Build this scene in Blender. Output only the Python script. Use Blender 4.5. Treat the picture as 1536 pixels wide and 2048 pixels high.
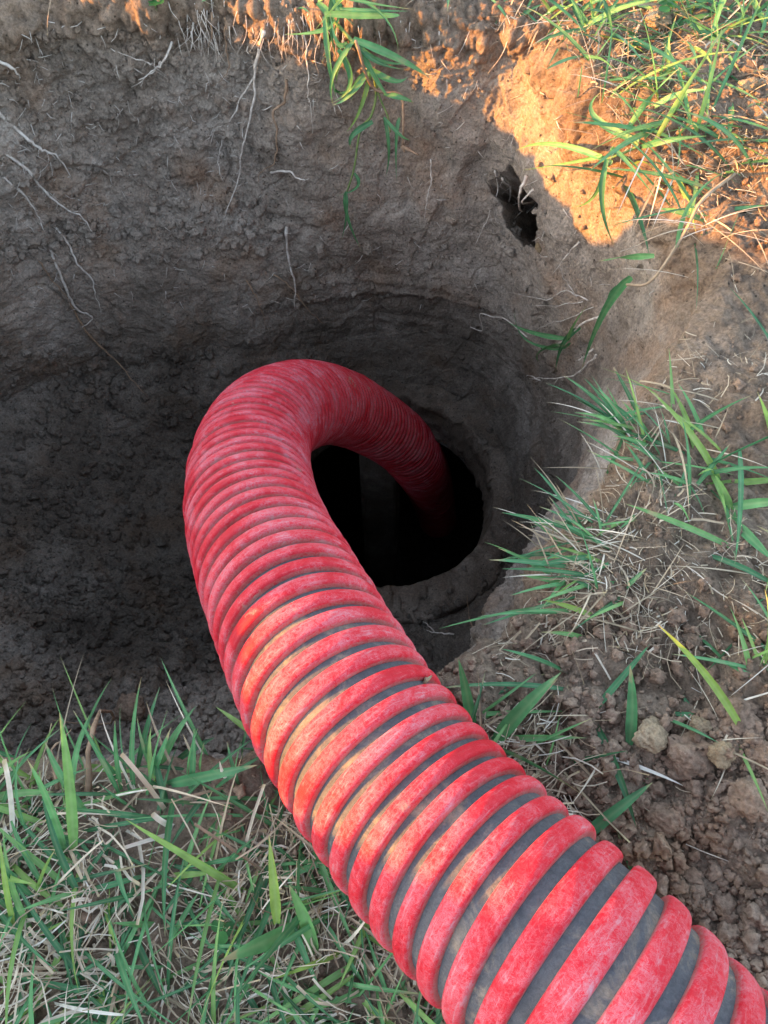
import bpy, math, random
import numpy as np
from mathutils import Vector
from mathutils.bvhtree import BVHTree

# ---------------------------------------------------------------- camera, sky, sun, exposure
scene = bpy.context.scene
for o in list(bpy.data.objects):
    bpy.data.objects.remove(o)
COL = scene.collection
R = math.radians
CAM_H, PITCH, FPX = 0.60, 64.0, 1539.0
cd = bpy.data.cameras.new("camera"); cam = bpy.data.objects.new("camera", cd); COL.objects.link(cam)
cam.location = (0, 0, CAM_H); cam.rotation_euler = (R(90 - PITCH), 0, 0)
cd.sensor_fit = 'VERTICAL'; cd.sensor_height = 36.0; cd.lens = 36.0 * FPX / 2048.0
cd.clip_start = 0.01; cd.clip_end = 500
scene.camera = cam
SUN_EL, SUN_AZ = 10.0, 8.0             # low evening light travelling towards +x
w = bpy.data.worlds.new("World"); scene.world = w; w.use_nodes = True
wn = w.node_tree.nodes; wl = w.node_tree.links
bg = wn["Background"]; sky = wn.new("ShaderNodeTexSky"); sky.sky_type = 'NISHITA'
sky.sun_disc = False; sky.sun_elevation = R(SUN_EL); sky.sun_rotation = R(270 - SUN_AZ)
hs = wn.new("ShaderNodeHueSaturation"); hs.inputs["Saturation"].default_value = 0.72
wl.new(sky.outputs[0], hs.inputs["Color"]); wl.new(hs.outputs[0], bg.inputs[0]); bg.inputs[1].default_value = 0.15
sd = bpy.data.lights.new("sun", 'SUN'); sd.energy = 2.7; sd.angle = R(0.55); sd.color = (1.0, 0.40, 0.055)
sun = bpy.data.objects.new("sun", sd); COL.objects.link(sun)
dl = Vector((math.cos(R(SUN_AZ)) * math.cos(R(SUN_EL)), math.sin(R(SUN_AZ)) * math.cos(R(SUN_EL)), -math.sin(R(SUN_EL))))
sun.rotation_euler = dl.to_track_quat('-Z', 'Y').to_euler(); sun.location = (-3, -1, 2)
scene.view_settings.view_transform = 'Standard'; scene.view_settings.look = 'None'
scene.view_settings.exposure = 2.92; scene.view_settings.gamma = 1.0

random.seed(7); rng = np.random.default_rng(7)

# ---------------------------------------------------------------- helpers
def tag(o, label=None, cat=None, group=None, kind=None):
    if label: o['label'] = label
    if cat: o['category'] = cat
    if group: o['group'] = group
    if cat and not kind: kind = 'thing'
    if kind: o['kind'] = kind
    return o

def mesh_np(name, verts, faces, mats, parent=None, smooth=True, attrs=None, mat_idx=None):
    verts = np.asarray(verts, np.float32).reshape(-1, 3)
    if isinstance(faces, np.ndarray):
        k = faces.shape[1]; loops = faces.reshape(-1).astype(np.int32); n = len(faces)
        starts = np.arange(0, n * k, k, dtype=np.int32)
    else:
        lens = np.array([len(f) for f in faces], np.int32)
        loops = np.concatenate([np.asarray(f, np.int32) for f in faces]); n = len(faces)
        starts = np.concatenate([[0], np.cumsum(lens)[:-1]]).astype(np.int32)
    me = bpy.data.meshes.new(name)
    me.vertices.add(len(verts)); me.vertices.foreach_set("co", verts.reshape(-1))
    me.loops.add(len(loops)); me.loops.foreach_set("vertex_index", loops)
    me.polygons.add(n); me.polygons.foreach_set("loop_start", starts)
    if smooth: me.polygons.foreach_set("use_smooth", np.ones(n, bool))
    if mat_idx is not None: me.polygons.foreach_set("material_index", np.asarray(mat_idx, np.int32))
    me.update(calc_edges=True); me.validate()
    for k, v in (attrs or {}).items():
        a = me.attributes.new(k, 'FLOAT', 'POINT'); a.data.foreach_set("value", np.asarray(v, np.float32))
    for m in (mats if isinstance(mats, (list, tuple)) else [mats]): me.materials.append(m)
    o = bpy.data.objects.new(name, me); COL.objects.link(o)
    if parent is not None: o.parent = parent
    return o

_perm = rng.permutation(256).astype(np.int32)
_grad = rng.normal(size=(256, 3)).astype(np.float32); _grad /= np.linalg.norm(_grad, axis=1)[:, None]
def perlin(p, freq, off=0.0):
    p = p.astype(np.float32) * np.float32(freq) + np.float32(off + 31.7)
    i = np.floor(p).astype(np.int32); f = p - i; u = f * f * f * (f * (f * 6 - 15) + 10)
    out = np.zeros(len(p), np.float32)
    for dx in (0, 1):
        wx = u[:, 0] if dx else 1 - u[:, 0]; hx = _perm[(i[:, 0] + dx) & 255]
        for dy in (0, 1):
            wy = wx * (u[:, 1] if dy else 1 - u[:, 1]); hy = _perm[(hx + i[:, 1] + dy) & 255]
            for dz in (0, 1):
                h = _perm[(hy + i[:, 2] + dz) & 255]; g = _grad[h]
                out += wy * (u[:, 2] if dz else 1 - u[:, 2]) * (g[:, 0] * (f[:, 0] - dx) + g[:, 1] * (f[:, 1] - dy) + g[:, 2] * (f[:, 2] - dz))
    return out * 1.6
_jit = rng.random((256, 4)).astype(np.float32)
def clods(p, freq, off=0.0):
    """rounded lumps: 0 in the gaps, up to about 1 on the lumps, lump sizes vary"""
    p = p.astype(np.float32) * np.float32(freq) + np.float32(off + 17.3)
    i = np.floor(p).astype(np.int32); f = p - i
    best = np.zeros(len(p), np.float32)
    for dx in (-1, 0, 1):
        hx = _perm[(i[:, 0] + dx) & 255]
        for dy in (-1, 0, 1):
            hy = _perm[(hx + i[:, 1] + dy) & 255]
            for dz in (-1, 0, 1):
                j = _jit[_perm[(hy + i[:, 2] + dz) & 255]]
                d2 = (f[:, 0] - dx - j[:, 0]) ** 2 + (f[:, 1] - dy - j[:, 1]) ** 2 + (f[:, 2] - dz - j[:, 2]) ** 2
                rad = 0.35 + 0.5 * j[:, 3]
                hgt = rad * np.sqrt(np.clip(1 - d2 / (rad * rad), 0, 1))
                np.maximum(best, hgt, out=best)
    return best
def sstep(a, b, x):
    t = np.clip((x - a) / (b - a), 0, 1); return t * t * (3 - 2 * t)

# pixel of the survey photograph (1536 x 2048) -> viewing ray
cp, sp_ = math.cos(R(PITCH)), math.sin(R(PITCH))
def ray(px, py):
    u = (px - 768) / FPX; v = (1024 - py) / FPX
    return Vector((u, cp + sp_ * v, -sp_ + cp * v))
CAMP = Vector((0, 0, CAM_H))
def at_z(px, py, z=0.0):
    r = ray(px, py); return CAMP + r * ((z - CAM_H) / r.z)
def at_d(px, py, d):
    return CAMP + ray(px, py).normalized() * d

# ---------------------------------------------------------------- materials
def nodes(name):
    m = bpy.data.materials.new(name); m.use_nodes = True
    nt = m.node_tree; return m, nt.nodes, nt.links, nt.nodes["Principled BSDF"]
def N(nd, typ, **kw):
    n = nd.new(typ)
    for k, v in kw.items():
        if k in n.inputs.keys(): n.inputs[k].default_value = v
        else: setattr(n, k, v)
    return n
def ramp(nd, stops, interp='LINEAR'):
    r = nd.new("ShaderNodeValToRGB"); r.color_ramp.interpolation = interp
    while len(r.color_ramp.elements) < len(stops): r.color_ramp.elements.new(0.5)
    for e, (p, c) in zip(r.color_ramp.elements, stops):
        e.position = p; e.color = (c, c, c, 1) if isinstance(c, (int, float)) else (*c, 1)
    return r
def mixc(nd, lk, fac, a, b, mode='MIX'):
    m = nd.new("ShaderNodeMix"); m.data_type = 'RGBA'; m.blend_type = mode
    for sock, v in ((m.inputs[0], fac), (m.inputs[6], a), (m.inputs[7], b)):
        if hasattr(v, 'links'): lk.new(v, sock)
        elif isinstance(v, (int, float)): sock.default_value = v
        else: sock.default_value = (*v, 1)
    return m.outputs[2]

def soil_material(name, c_dark, c_mid, c_light, c_red, bump=0.004, fine=1.0, shade_and_topsoil=False):
    m, nd, lk, bs = nodes(name)
    geo = nd.new("ShaderNodeNewGeometry"); P = geo.outputs["Position"]
    n1 = N(nd, "ShaderNodeTexNoise", Scale=6.0, Detail=8.0, Roughness=0.65)
    n2 = N(nd, "ShaderNodeTexNoise", Scale=38.0, Detail=8.0, Roughness=0.7)
    n3 = N(nd, "ShaderNodeTexNoise", Scale=300.0, Detail=8.0, Roughness=0.75)
    n4 = N(nd, "ShaderNodeTexNoise", Scale=9.0, Detail=5.0, Roughness=0.6)
    vo = N(nd, "ShaderNodeTexVoronoi", Scale=210.0)
    vs = N(nd, "ShaderNodeTexVoronoi", Scale=70.0)
    mp = nd.new("ShaderNodeMapping"); mp.inputs["Location"].default_value = (3.1, 7.7, 1.3)
    lk.new(P, mp.inputs[0])
    for n in (n1, n2, n3, vo, vs): lk.new(P, n.inputs["Vector"])
    lk.new(mp.outputs[0], n4.inputs["Vector"])
    r1 = ramp(nd, [(0.33, c_dark), (0.5, c_mid), (0.68, c_light)]); lk.new(n1.outputs[0], r1.inputs[0])
    r2 = ramp(nd, [(0.3, 0.55), (0.5, 1.0), (0.72, 1.35)]); lk.new(n2.outputs[0], r2.inputs[0])
    c = mixc(nd, lk, 0.75, r1.outputs[0], r2.outputs[0], 'MULTIPLY')
    r3 = ramp(nd, [(0.30, 0.30), (0.5, 1.0), (0.72, 1.75)]); lk.new(n3.outputs[0], r3.inputs[0])
    c = mixc(nd, lk, 0.7, c, r3.outputs[0], 'MULTIPLY')
    r4 = ramp(nd, [(0.52, 0.0), (0.68, 0.8)]); lk.new(n4.outputs[0], r4.inputs[0])
    c = mixc(nd, lk, r4.outputs[0], c, mixc(nd, lk, 0.6, c_red, r3.outputs[0], 'MULTIPLY'))
    # pale grit and dark pores
    vp = N(nd, "ShaderNodeTexVoronoi", Scale=120.0, Randomness=1.0); wv_ = nd.new("ShaderNodeVectorMath"); wv_.operation = 'MULTIPLY_ADD'; wv_.inputs[1].default_value = (0.008, 0.008, 0.008)
    lk.new(n2.outputs["Color"], wv_.inputs[0]); lk.new(P, wv_.inputs[2]); lk.new(wv_.outputs[0], vp.inputs["Vector"])
    sp2_ = nd.new("ShaderNodeSeparateColor"); lk.new(vp.outputs["Color"], sp2_.inputs[0])
    rp = ramp(nd, [(0.10, 0.25), (0.22, 1.0)]); lk.new(vp.outputs["Distance"], rp.inputs[0])
    rq = ramp(nd, [(0.55, 0.0), (0.75, 1.0)]); lk.new(sp2_.outputs[1], rq.inputs[0])
    c = mixc(nd, lk, rq.outputs[0], c, mixc(nd, lk, 1.0, c, rp.outputs[0], 'MULTIPLY'))
    r5 = ramp(nd, [(0.05, 1.0), (0.16, 0.0)]); lk.new(vs.outputs["Distance"], r5.inputs[0])
    g = mixc(nd, lk, r5.outputs[0], (0, 0, 0), vs.outputs["Color"])
    sep = nd.new("ShaderNodeSeparateColor"); lk.new(g, sep.inputs[0])
    r6 = ramp(nd, [(0.80, 0.0), (0.86, 0.55)]); lk.new(sep.outputs[0], r6.inputs[0])
    c = mixc(nd, lk, r6.outputs[0], c, (0.42, 0.36, 0.28))
    if shade_and_topsoil:      # deep pit soil darkened in colour to stand for shade, uneven upper limit
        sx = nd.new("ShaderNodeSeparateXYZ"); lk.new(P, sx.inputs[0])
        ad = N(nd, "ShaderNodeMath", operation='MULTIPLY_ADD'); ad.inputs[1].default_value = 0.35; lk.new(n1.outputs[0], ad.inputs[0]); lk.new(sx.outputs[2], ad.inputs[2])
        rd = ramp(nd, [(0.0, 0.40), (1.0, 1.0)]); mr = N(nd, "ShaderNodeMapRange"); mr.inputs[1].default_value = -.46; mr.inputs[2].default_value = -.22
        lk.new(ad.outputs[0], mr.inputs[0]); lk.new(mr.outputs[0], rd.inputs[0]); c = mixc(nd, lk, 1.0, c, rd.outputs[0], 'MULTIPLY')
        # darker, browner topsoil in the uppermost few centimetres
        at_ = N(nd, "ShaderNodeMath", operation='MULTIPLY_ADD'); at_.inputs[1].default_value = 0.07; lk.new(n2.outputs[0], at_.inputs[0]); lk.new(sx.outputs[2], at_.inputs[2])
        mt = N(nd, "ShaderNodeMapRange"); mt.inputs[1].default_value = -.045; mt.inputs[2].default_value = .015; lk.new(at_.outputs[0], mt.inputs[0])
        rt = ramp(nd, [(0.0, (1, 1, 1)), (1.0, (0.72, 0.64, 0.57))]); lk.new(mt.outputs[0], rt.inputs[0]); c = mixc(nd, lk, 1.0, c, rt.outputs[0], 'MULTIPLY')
    lk.new(c, bs.inputs["Base Color"])
    bs.inputs["Roughness"].default_value = 0.95
    bs.inputs["Specular IOR Level"].default_value = 0.15
    b1 = N(nd, "ShaderNodeBump", Strength=0.55, Distance=bump); lk.new(n2.outputs[0], b1.inputs["Height"])
    b2 = N(nd, "ShaderNodeBump", Strength=1.0 * fine, Distance=bump * 0.9); lk.new(n3.outputs[0], b2.inputs["Height"]); lk.new(b1.outputs[0], b2.inputs["Normal"])
    b3 = N(nd, "ShaderNodeBump", Strength=0.45 * fine, Distance=bump * 0.4); lk.new(vo.outputs["Distance"], b3.inputs["Height"]); lk.new(b2.outputs[0], b3.inputs["Normal"])
    b3.invert = True
    lk.new(b3.outputs[0], bs.inputs["Normal"])
    return m
M_soil = soil_material("soil", (0.25, 0.198, 0.156), (0.345, 0.282, 0.228), (0.425, 0.362, 0.305), (0.325, 0.22, 0.15), bump=0.005, shade_and_topsoil=True)
M_clod = soil_material("clod_soil", (0.165, 0.108, 0.076), (0.245, 0.168, 0.12), (0.335, 0.245, 0.178), (0.27, 0.15, 0.085), bump=0.002)
M_clay = soil_material("yellow_clay", (0.20, 0.145, 0.09), (0.28, 0.205, 0.13), (0.36, 0.28, 0.19), (0.28, 0.19, 0.10), bump=0.002)
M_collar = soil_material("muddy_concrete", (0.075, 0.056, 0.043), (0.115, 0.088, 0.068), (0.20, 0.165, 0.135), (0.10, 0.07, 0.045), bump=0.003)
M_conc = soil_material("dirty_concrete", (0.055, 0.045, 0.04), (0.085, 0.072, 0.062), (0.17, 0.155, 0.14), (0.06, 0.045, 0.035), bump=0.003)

def blade_material(name, stops, trans=0.35, rough=0.45, spec=0.35):
    m, nd, lk, bs = nodes(name)
    at = nd.new("ShaderNodeAttribute"); at.attribute_name = "tint"
    r = ramp(nd, stops); lk.new(at.outputs["Fac"], r.inputs[0])
    geo = nd.new("ShaderNodeNewGeometry")
    n = N(nd, "ShaderNodeTexNoise", Scale=90.0, Detail=4.0); lk.new(geo.outputs["Position"], n.inputs["Vector"])
    rr = ramp(nd, [(0.3, 0.65), (0.7, 1.25)]); lk.new(n.outputs[0], rr.inputs[0])
    c = mixc(nd, lk, 0.8, r.outputs[0], rr.outputs[0], 'MULTIPLY')
    # brown tips and dirt
    n2 = N(nd, "ShaderNodeTexNoise", Scale=45.0, Detail=3.0); lk.new(geo.outputs["Position"], n2.inputs["Vector"])
    r2 = ramp(nd, [(0.62, 0.0), (0.74, 0.55)]); lk.new(n2.outputs[0], r2.inputs[0])
    c = mixc(nd, lk, r2.outputs[0], c, (0.26, 0.20, 0.13))
    am = nd.new("ShaderNodeAttribute"); am.attribute_name = "mid"; au = nd.new("ShaderNodeAttribute"); au.attribute_name = "upto"
    rmid = ramp(nd, [(0.55, 0.0), (0.95, 0.35)]); lk.new(am.outputs["Fac"], rmid.inputs[0]); c = mixc(nd, lk, rmid.outputs[0], c, mixc(nd, lk, 0.5, r.outputs[0], (0.40, 0.48, 0.25)))
    ut = N(nd, "ShaderNodeMath", operation='ADD'); lk.new(au.outputs["Fac"], ut.inputs[0]); lk.new(n2.outputs[0], ut.inputs[1])
    rtip = ramp(nd, [(0.0, 0.0), (0.70, 0.0), (0.76, 0.75)]); hf = N(nd, "ShaderNodeMath", operation='MULTIPLY'); hf.inputs[1].default_value = 0.5; lk.new(ut.outputs[0], hf.inputs[0]); lk.new(hf.outputs[0], rtip.inputs[0])
    c = mixc(nd, lk, rtip.outputs[0], c, (0.42, 0.33, 0.18))
    lk.new(c, bs.inputs["Base Color"]); bs.inputs["Roughness"].default_value = rough
    bs.inputs["Specular IOR Level"].default_value = spec
    tr = nd.new("ShaderNodeBsdfTranslucent"); lk.new(c, tr.inputs[0])
    mx = nd.new("ShaderNodeMixShader"); mx.inputs[0].default_value = trans
    out = nd["Material Output"]; lk.new(bs.outputs[0], mx.inputs[1]); lk.new(tr.outputs[0], mx.inputs[2]); lk.new(mx.outputs[0], out.inputs[0])
    return m
M_grass = blade_material("grass_blade", [(0.0, (0.04, 0.14, 0.06)), (0.4, (0.075, 0.24, 0.10)), (0.75, (0.13, 0.33, 0.12)), (1.0, (0.25, 0.38, 0.08))])
M_straw = blade_material("dry_grass", [(0.0, (0.24, 0.17, 0.11)), (0.4, (0.44, 0.34, 0.24)), (0.75, (0.57, 0.48, 0.38)), (1.0, (0.68, 0.62, 0.54))], trans=0.15, rough=0.7, spec=0.2)
def root_material(name, a, b):
    m, nd, lk, bs = nodes(name)
    geo = nd.new("ShaderNodeNewGeometry")
    n = N(nd, "ShaderNodeTexNoise", Scale=120.0, Detail=6.0); lk.new(geo.outputs["Position"], n.inputs["Vector"])
    r = ramp(nd, [(0.35, a), (0.65, b)]); lk.new(n.outputs[0], r.inputs[0]); lk.new(r.outputs[0], bs.inputs["Base Color"])
    bs.inputs["Roughness"].default_value = 0.85; bs.inputs["Specular IOR Level"].default_value = 0.2
    bm = N(nd, "ShaderNodeBump", Strength=0.6, Distance=0.001); lk.new(n.outputs[0], bm.inputs["Height"]); lk.new(bm.outputs[0], bs.inputs["Normal"])
    return m
M_root = root_material("pale_root", (0.38, 0.32, 0.27), (0.66, 0.60, 0.53))
M_root_brown = root_material("brown_root", (0.20, 0.13, 0.085), (0.34, 0.23, 0.15))
M_stem = root_material("green_stem", (0.10, 0.17, 0.05), (0.20, 0.25, 0.09))
M_leaf = blade_material("broad_leaf", [(0.0, (0.03, 0.12, 0.03)), (1.0, (0.06, 0.22, 0.05))], trans=0.3)

# ---------------------------------------------------------------- the ground with the dug pit
CX, CY = 0.0, 0.66
def outline(pts, n, sm):
    p = np.array(pts); a = np.arctan2(p[:, 1] - CY, p[:, 0] - CX); r = np.hypot(p[:, 0] - CX, p[:, 1] - CY)
    o = np.argsort(a); a, r = a[o], r[o]
    th = np.linspace(-np.pi, np.pi, n, endpoint=False)
    rr = np.interp(th, np.concatenate([a - 2 * np.pi, a, a + 2 * np.pi]), np.tile(r, 3))
    k = np.exp(-0.5 * (np.arange(-3 * sm, 3 * sm + 1) / sm) ** 2); k /= k.sum()
    return th, np.convolve(np.tile(rr, 3), k, 'same')[n:2 * n]
NT = 1500
rim_pts = [(0.025, .150), (.094, .183), (.150, .262), (.213, .365), (.278, .466), (.335, .56), (.285, .68), (.225, .83), (.19, .95), (.083, .985),
           (-.107, .995), (-.31, 1.02), (-.5, 1.0), (-.66, .82), (-.72, .55), (-.66, .3), (-.50, .13), (-.287, .080), (-.175, .082), (-.085, .085), (-.02, .125)]
bot_pts = [(.285, .70), (.25, .86), (.15, .955), (0, .985), (-.15, .955), (-.3, .91), (-.5, .88), (-.68, .84), (-.82, .6), (-.72, .25), (-.4, .15), (-.1, .17),
           (.05, .22), (.16, .36), (.25, .52)]
th, Rrim = outline(rim_pts, NT, 9); _, Rbot = outline(bot_pts, NT, 26)
def around(pairs):     # value as a function of angle (degrees)
    a = np.array([q[0] for q in pairs], float); v = np.array([q[1] for q in pairs], float)
    return np.interp(np.degrees(th), np.concatenate([a - 360, a, a + 360]), np.tile(v, 3))
# angle: 0 right, 90 far, 180 left, -90 near
Zbot = around([(-150, -.46), (-115, -.33), (-95, -.42), (-75, -.64), (-40, -.66), (-10, -.60), (60, -.60), (90, -.63), (115, -.65), (150, -.60), (180, -.56)])
OC = np.array([0.008, 0.70]); ORAD = 0.207           # tank opening
cols_r, cols_z = [], []
def addcol(r, z): cols_r.append(r); cols_z.append(z)
for d in np.geomspace(60, 0.75, 30): addcol(Rrim + d, np.zeros(NT))
GF = 250
for d in np.linspace(0.745, 0.03, GF): addcol(Rrim + d, np.zeros(NT))
LIP = 16
for k in range(1, LIP + 1):                          # the rounded lip
    a = k / LIP * np.pi / 2
    addcol(Rrim + 0.03 - 0.03 * np.sin(a), -0.03 * (1 - np.cos(a)) * np.ones(NT))
NW = 330
for k in range(1, NW + 1):
    t = k / NW
    z = -0.03 + (Zbot + 0.03) * t
    mixw = t ** (1.25 - .55 * np.exp(-((np.degrees(th) + 8) / 22) ** 2))
    r = Rrim * (1 - mixw) + Rbot * mixw
    # scraped shaft: a shallow step outwards low down on the far and right side
    m_sh = sstep(-60, -20, np.degrees(th)) * (1 - sstep(112, 140, np.degrees(th)))
    edge = around([(-60, -.40), (0, -.41), (45, -.47), (90, -.50), (130, -.52), (180, -.5)])
    r = r + m_sh * 0.014 * sstep(0.0, 0.03, edge - z)
    # belly so the wall is not a ruled surface
    r = r + 0.018 * np.sin(np.pi * t) * np.sin(3 * th + 1.0)
    addcol(r, z)
NF = 150
# floor: from the wall foot to the edge of the tank opening
dirx, diry = np.cos(th), np.sin(th)
ex, ey = OC[0] - CX, OC[1] - CY
bq = dirx * ex + diry * ey
Rop = bq + np.sqrt(bq * bq - (ex * ex + ey * ey) + (ORAD + 0.012) ** 2)
rlast = cols_r[-1]
for k in range(1, NF + 1):
    t = k / NF
    r = rlast * (1 - t) + Rop * t
    z = Zbot * (1 - sstep(0, 1, t ** 0.8)) + (-0.77) * sstep(0, 1, t ** 0.8)
    addcol(r, z)
RR = np.stack(cols_r, 1); ZZ = np.stack(cols_z, 1); NS = RR.shape[1]
X = CX + RR * dirx[:, None]; Y = CY + RR * diry[:, None]
G = np.stack([X, Y, ZZ], -1).astype(np.float64)
def grid_normals(G):
    dt = np.roll(G, -1, 0) - np.roll(G, 1, 0)
    ds = np.empty_like(G); ds[:, 1:-1] = G[:, 2:] - G[:, :-2]; ds[:, 0] = G[:, 1] - G[:, 0]; ds[:, -1] = G[:, -1] - G[:, -2]
    n = np.cross(ds, dt); ln = np.linalg.norm(n, axis=-1, keepdims=True); return -n / np.maximum(ln, 1e-12) * -1
Nn = grid_normals(G)
if Nn[0, 40, 2] < 0: Nn = -Nn
P = G.reshape(-1, 3); NV = Nn.reshape(-1, 3).copy()
x, y, z = P[:, 0], P[:, 1], P[:, 2]
wallm = sstep(-0.02, -0.07, z)
ground = 1 - wallm
dist = np.hypot(x - 0.0, y - 0.5)
near_detail = 1 - sstep(1.3, 2.5, dist)
upleft = wallm * sstep(-.10, -.28, x) * sstep(-.38, -.12, z) * sstep(.3, .6, y)
nearleft = wallm * sstep(.55, .30, y) * sstep(-.2, -.33, z)
right_g = ground * sstep(-.05, .10, x) * sstep(.30, .12, y)
right_any = ground * sstep(.12, .25, x)
crumb = np.clip(upleft * 0.8 + nearleft + right_g, 0, 1)
smooth_wall = np.maximum(wallm * sstep(-.22, -.02, x) * sstep(.35, .5, y), .8 * wallm * sstep(-.22, -.42, z) * (1 - nearleft))
warp = np.stack([perlin(P, 14, 3), perlin(P, 14, 13), perlin(P, 14, 23)], 1) * 0.012
Pw = P + warp
d = perlin(P, 5, 1) * 0.016 + perlin(Pw, 13, 2) * (0.011 - 0.006 * smooth_wall)
d += perlin(Pw, 33, 5) * (0.0055 - 0.0035 * smooth_wall) + perlin(P, 85, 6) * (0.0024 - 0.0012 * smooth_wall) + perlin(P, 210, 7) * (0.0017 - 0.0006 * smooth_wall) + perlin(P, 330, 8) * 0.0007
# spade facets on the far left wall
rough_w = 1 - 0.72 * smooth_wall
for fq, am, of in ((6.5, .010, 41), (15, .006, 47), (33, .0038, 53), (70, .002, 57)):      # broken ledges and chipped faces
    d += near_detail * wallm * rough_w * am * (sstep(-.05, .07, perlin(Pw + np.array([0, 0, .1]), fq, of)) - .5)
d += ground * near_detail * .004 * sstep(-.05, .07, perlin(Pw, 30, 59))
crk = (1 - np.abs(perlin(Pw, 11, 51))) * sstep(.1, .4, perlin(P, 6, 55)); d -= wallm * 0.006 * sstep(0.93, 1.0, crk)
# horizontal scrape marks in the shaft
scr = perlin(P * np.array([3, 3, 34]), 1.4, 61); shaft = sstep(-.38, -.48, z) * sstep(-.2, -.05, x) * wallm * (1 - nearleft)
d += shaft * scr * 0.004
cl1 = clods(Pw, 34, 0.0); cl2 = clods(P, 80, 5.0); cl3 = clods(P, 170, 9.0)
d += crumb * (cl1 * 0.014 - 0.004 + cl2 * 0.006) + (0.3 + 0.7 * crumb) * near_detail * (1 - 0.7 * smooth_wall) * cl3 * 0.0022
d += ground * (1 - crumb) * near_detail * (cl2 * 0.006 + cl1 * 0.006)
lipz = near_detail * sstep(-.10, -.03, z) * sstep(.5, .7, y) * np.exp(-((np.hypot(x - CX, y - CY) - np.repeat(Rrim, NS)) / .06) ** 2)
d += lipz * (cl1 * .008 + cl2 * .008 + perlin(Pw, 24, 95) * .009 - .004)
d += smooth_wall * (perlin(P * np.array([1.6, 1.6, .5]) + warp * 3, 22, 91) * .003 + .003 * sstep(-.03, .05, perlin(P * np.array([1, 1, .6]), 19, 93)))
d *= near_detail
inner = np.tile(np.arange(NS), NT) >= NS - 12
d = np.where(inner, d * 0.3, d)
# burrow in the far right wall
BC = np.array([0.205, 0.915, -0.235])
ang = np.arctan2(y - CY, x - CX); bang = math.atan2(BC[1] - CY, BC[0] - CX)
ua = (ang - bang) * 0.33; ub = z - BC[2]
ca, sa = math.cos(R(35)), math.sin(R(35))
e1 = (ua * ca - ub * sa); e2 = (ua * sa + ub * ca)
nz = perlin(P, 60, 71) * 0.3
q = np.sqrt((e1 / 0.046) ** 2 + (e2 / 0.060) ** 2) + nz * .7 + perlin(P, 22, 73) * .35
hole = wallm * (1 - sstep(0.62, 1.12, q)); dent = wallm * (1 - sstep(0.8, 2.2, q))
P2 = P + NV * d[:, None]
radial = np.stack([np.cos(ang), np.sin(ang), 0 * ang - 1.0], 1)
P2 += radial * (hole * 0.26 + dent * 0.012)[:, None]
# heaps: spoil on the right by the hose, and an unseen heap added at left to cast shade
gnd = sstep(-0.06, -0.0, z)
P2[:, 2] += gnd * 0.05 * np.exp(-(((x - .42) / .2) ** 2 + ((y + .02) / .22) ** 2))
P2[:, 2] += gnd * 0.20 * sstep(.48, .66, y) * np.clip(x - .25, 0, 1.2) * sstep(.2, .5, x)
P2[:, 2] += gnd * 0.02 * np.exp(-(((x - .34) / .12) ** 2 + ((y - .9) / .3) ** 2))
hx = (x + 1.10 + 0.05 * np.sin(5 * y)) / 0.22
hh_ = np.interp(y + 0.02 * np.sin(23 * y), [-1.6, -1.3, -.22, -.165, -.11, .05, .11, .33, .45, .55, .64, .79, .86, 1.3, 1.6], [0, .44, .44, .40, .245, .245, .35, .30, .235, .10, .02, .02, .088, .08, 0])  # crest heights of the added heap, shaped to place its shadow edges
P2[:, 2] += gnd * hh_ * np.exp(-hx ** 2) * (1 + 0.05 * perlin(P, 9, 81))
G2 = P2.reshape(NT, NS, 3)
idx = (np.arange(NT)[:, None] * NS + np.arange(NS)[None, :])
a = idx[:, :-1]; b = idx[:, 1:]; c = np.roll(idx, -1, 0)[:, 1:]; e = np.roll(idx, -1, 0)[:, :-1]
faces = np.stack([a, e, c, b], -1).reshape(-1, 4)
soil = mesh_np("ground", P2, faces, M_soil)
tag(soil, "bare brown soil with the dug pit and its crumbly walls", "ground", kind='structure')
# coarse copy for finding where things rest
Gc = G2[::3, 20::2]; nt, ns = Gc.shape[:2]
ic = np.arange(nt)[:, None] * ns + np.arange(ns)[None, :]
fc = np.stack([ic[:, :-1], np.roll(ic, -1, 0)[:, :-1], np.roll(ic, -1, 0)[:, 1:], ic[:, 1:]], -1).reshape(-1, 4)
BVH = BVHTree.FromPolygons(Gc.reshape(-1, 3).tolist(), fc.tolist())
def hit(px, py, lift=0.0):
    r = ray(px, py).normalized()
    loc, nrm, _, dist_ = BVH.ray_cast(CAMP, r)
    if loc is None: return at_z(px, py), Vector((0, 0, 1))
    if nrm.dot(r) > 0: nrm = -nrm
    return loc + nrm * lift, nrm
def drop(xx, yy, top=0.6):
    loc, nrm, _, _ = BVH.ray_cast(Vector((xx, yy, top)), Vector((0, 0, -1)))
    if loc is None: return None, None
    if nrm.z < 0: nrm = -nrm
    return loc, nrm

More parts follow.
